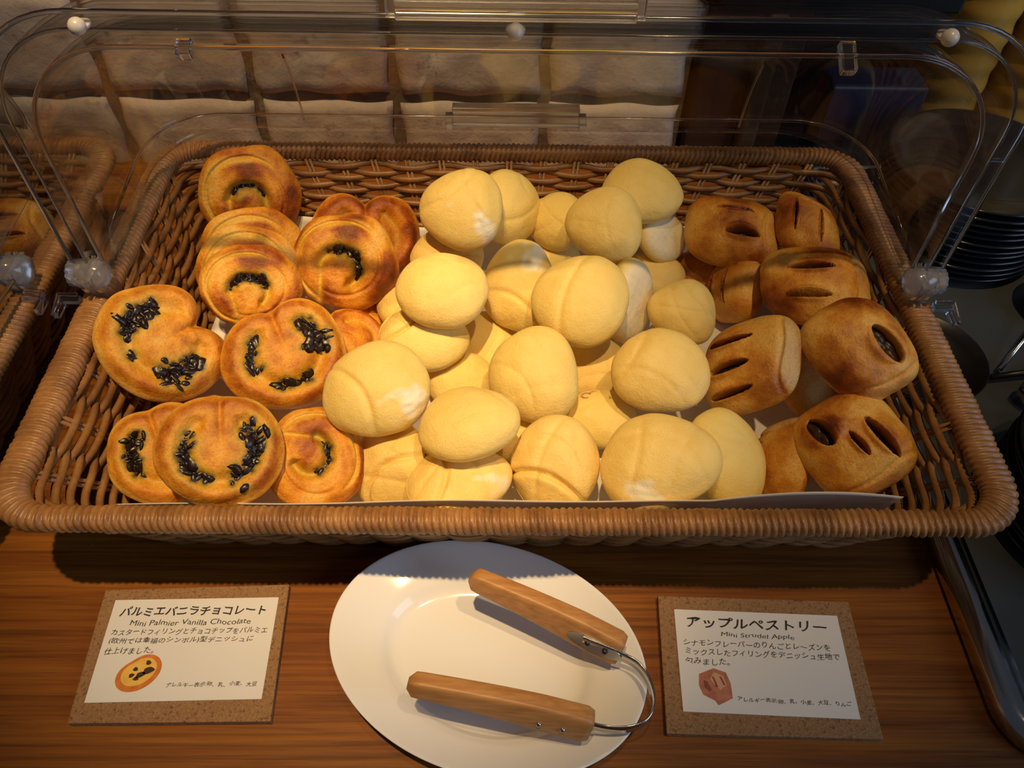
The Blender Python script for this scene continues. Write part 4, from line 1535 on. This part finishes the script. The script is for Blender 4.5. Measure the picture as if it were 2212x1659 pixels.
def heart(cu, cv, ru, rv, rot, k=1.0):
    out = []
    for t in th:
        d = (t - math.pi / 2 + math.pi) % (2 * math.pi) - math.pi
        r = k * (1 - 0.12 * math.exp(-(d / 0.5) ** 2))
        x, y = r * math.cos(t), r * math.sin(t) * 0.78
        xr, yr = x * math.cos(rot) - y * math.sin(rot), x * math.sin(rot) + y * math.cos(rot)
        out.append((cu + xr * ru, cv - yr * rv))
    return out


pic = flat_shape('pastry_picture', L_pap, heart(0.262, 0.735, 0.135, 0.205, 0.65), ztL + 0.0006, MPRO, rootL)
flat_shape('picture_centre', L_pap, heart(0.262, 0.725, 0.105, 0.155, 0.65), ztL + 0.0007, MPRY, pic)
for cu, cv, a, b, rt in ((0.24, 0.70, .014, .02, 0), (0.305, 0.64, .015, .025, .6), (0.315, 0.715, .035, .032, .5), (0.275, 0.755, .030, .026, .6), (0.225, 0.76, .018, .02, .8), (0.255, 0.79, .016, .018, 0)):
    pts = [(cu + (a * math.cos(t) * math.cos(rt) + b * 0.6 * math.sin(t) * math.sin(rt)) * (1 + .2 * math.sin(3 * t)), cv - (b * math.sin(t) * math.cos(rt) * -1 + a * math.cos(t) * math.sin(rt) * 1.2)) for t in np.linspace(0, 2 * np.pi, 16, endpoint=False)]
    flat_shape('picture_chocolate', L_pap, pts, ztL + 0.0008, MPRC, pic)

rootR, ppR, ztR = card('cork-backed card on the right with a printed reddish strudel picture', R_cork, R_pap, [
    ('アップルペストリー', (0.07, 0.92, 0.125, 0.115), 0.020),
    ('Mini Strudel Apple', (0.27, 0.71, 0.25, 0.058), 0.0),
    ('シナモンフレーバーのりんごとレーズンを', (0.04, 0.915, 0.335, 0.064), 0.004),
    ('ミックスしたフィリングをデニッシュ生地で', (0.045, 0.96, 0.425, 0.066), 0.004),
    ('包みました。', (0.04, 0.30, 0.52, 0.066), 0.004),
    ('アレルギー表示:卵、乳、小麦、大豆、りんご', (0.32, 0.97, 0.865, 0.044), 0.006)])
hexp = [(0.20, 0.585), (0.27, 0.62), (0.29, 0.72), (0.292, 0.86), (0.25, 0.895), (0.205, 0.93), (0.19, 0.89), (0.125, 0.84), (0.105, 0.75), (0.112, 0.645)]
pic = flat_shape('pastry_picture', R_pap, hexp, ztR + 0.0006, MPRR, rootR)
flat_shape('picture_highlight', R_pap, [(0.20, 0.62), (0.255, 0.66), (0.265, 0.74), (0.225, 0.79), (0.20, 0.74), (0.17, 0.69)], ztR + 0.0007, MPRL, pic)
for pts in ([(0.135, 0.70), (0.155, 0.715), (0.178, 0.79), (0.165, 0.81), (0.140, 0.775)], [(0.185, 0.66), (0.197, 0.67), (0.215, 0.76), (0.205, 0.765)], [(0.228, 0.66), (0.240, 0.665), (0.258, 0.74), (0.248, 0.745)]):
    flat_shape('picture_slit', R_pap, pts, ztR + 0.0008, MPRD, pic)

# ------------------------------------------------------------------ right side: tray, crockery, tools
tray = thing('steel_tray', 'polished steel tray with a rounded rim at the right, holding dark crockery', 'tray', (0, 0, 0.0002))


def rr_loop(off, z, x0=0.279, x1=0.80, y0=-0.103, y1=0.455, r=0.032):
    P, Nn, _ = rrect(x0, x1, y0, y1, r, 0.004)
    return np.stack([P[:, 0] - Nn[:, 0] * off, P[:, 1] - Nn[:, 1] * off, np.full(len(P), z)], -1)


m = MB()
m.grid(np.stack([rr_loop(o_, z_) for o_, z_ in ((0.0015, 0.0), (0.0, 0.003), (0.001, 0.010), (0.004, 0.0145), (0.009, 0.0165), (0.013, 0.016), (0.0165, 0.0135), (0.019, 0.009), (0.022, 0.0045), (0.027, 0.003))]), closed_v=True)
o = m.build('rim', MSTEEL, tray)
m = MB()
lp = rr_loop(0.026, 0.003)
lb = rr_loop(0.026, 0.0005)
n = len(lp)
m.add(np.vstack([lp, lb]), [tuple(range(n)), tuple(range(n, 2 * n))[::-1]] + [(q, n + q, n + (q + 1) % n, (q + 1) % n) for q in range(n)])
m.build('tray_floor', MCHAR, tray, smooth=False)


def plate_stack(cx, cy, z0, n, r, dz, kind, lab, group):
    prof = [(0.0001, 0.002), (0.55, 0.002), (0.72, 0.0045), (0.97, 0.0105), (1.0, 0.0108), (1.0, 0.0095), (0.75, 0.0025), (0.58, 0.0), (0.0001, 0.0)]
    m = MB()
    m.lathe(prof, (0, 0, 0), 72, r, r)
    first = m.build(kind, MDARK, None, loc=(cx, cy, z0), weld=3e-5)
    for k in range(n):
        o = first
        if k:
            o = first.copy()
            COL.objects.link(o)
            o.location = (cx + 0.0012 * math.sin(k * 2.3), cy + 0.0012 * math.cos(k * 1.7), z0 + k * dz)
        if k == n - 1:
            tag(o, 'top dark plate of the stack %s' % lab, 'plate', group)
        elif k == 0:
            tag(o, 'bottom dark plate of the stack %s' % lab, 'plate', group)
        else:
            tag(o, 'dark plate in the middle of the stack %s' % lab, 'plate', group)


plate_stack(0.405, 0.358, 0.0036, 12, 0.078, 0.0062, 'dark_plate', 'at the back right behind the clear cover', 'dark plates stacked at the back of the steel tray')
plate_stack(0.402, 0.055, 0.0036, 9, 0.075, 0.0062, 'dark_plate', 'at the right edge beside the basket corner', 'dark plates stacked at the front of the steel tray')

m = MB()
m.lathe([(0.0001, 0.003), (0.60, 0.003), (0.90, 0.010), (0.985, 0.018), (1.0, 0.018), (0.93, 0.008), (0.62, 0.0), (0.0001, 0.0)], (0, 0, 0), 64, 0.047, 0.047)
o = m.build('black_dish', MBLACK, None, loc=(0.322, 0.188, 0.0036), weld=3e-5)
tag(o, 'round black dish half hidden under the right basket rim', 'dish')
m = MB()
m.lathe([(0.0001, 0.016), (0.75, 0.016), (0.95, 0.0175), (1.0, 0.0165), (0.97, 0.013), (0.62, 0.0), (0.0001, 0.0)], (0, 0, 0), 64, 0.036, 0.036)
o = m.build('white_saucer', MPLATE, None, loc=(0.468, 0.256, 0.0036), weld=3e-5)
tag(o, 'small round white dish at the right edge below the rear plate stack', 'dish')

t = thing('metal_ladle', 'shiny metal ladle with a thin dark handle lying at the right edge', 'ladle', (0.415, 0.165, 0.0042))
m = MB()
m.tube([(-0.028, -0.012, 0.010), (-0.020, -0.009, 0.0105), (0.02, 0.004, 0.0105), (0.06, 0.02, 0.0105)], [0.006, 0.0102, 0.0102, 0.0098], 24)
m.build('bowl', MSTEEL, t)
m = MB()
m.tube([(-0.040, 0.012, 0.004), (-0.01, 0.016, 0.006), (0.06, 0.052, 0.012)], 0.0026, 10)
m.build('handle', MBLACK, t)
m = MB()
m.tube([(-0.030, 0.020, 0.004), (0.012, 0.062, 0.010), (0.05, 0.10, 0.014)], 0.0022, 10)
m.build('handle', MSTEEL, t)

m = MB()
m.box((0, 0, 0.045), (0.09, 0.04, 0.09))
o = m.build('napkin_holder', MNAVY, None, smooth=False, loc=(0.345, 0.478, 0.0002), bevel=0.003)
tag(o, 'dark blue box standing behind the tray, left of the amber jars', 'box')

m = MB()
m.box((0, 0, 0.0), (0.205, 0.085, 0.10))
sh = m.build('black_cabinet', MBLACK, None, smooth=False, loc=(0.2765, 0.486, 0.2145), bevel=0.003)
tag(sh, 'black cabinet fixed to the wall above the dark post', 'cabinet')
m = MB()
m.box((0.0, 0, 0), (0.072, 0.002, 0.012))
st = m.build('panel_strip', simple('grey_green_strip', (0.06, 0.07, 0.05), 0.5), None, smooth=False)
st.parent = sh
st.location = (-0.010, -0.0435, -0.030)


def jar(x, y, r, h, lab):
    t = thing('amber_jar', lab, 'jar', (x, y, 0.0002), (0, 0, 0), 'amber jars behind the tray')
    zz = np.linspace(0, 1, 40)
    pr = [(0.0001, 0.0)] + [(r * (0.97 + 0.03 * math.cos(q * 60)), 0.001 + q * h) for q in zz] + [(r * 0.9, h), (r * 0.9, 0.004), (0.0001, 0.004)]
    m = MB()
    m.lathe(pr, (0, 0, 0), 48)
    m.build('glass_body', MAMBER, t, weld=3e-5)
    m = MB()
    m.lathe([(0.0001, h), (r * 1.03, h), (r * 1.03, h + 0.014), (0.0001, h + 0.014)], (0, 0, 0), 48)
    m.build('lid', MSTEEL, t)
    return t


jar(0.432, 0.508, 0.034, 0.235, 'amber glass jar at the top right corner, nearer the cabinet')
jar(0.510, 0.508, 0.036, 0.215, 'amber glass jar at the far right, cut by the photo edge')
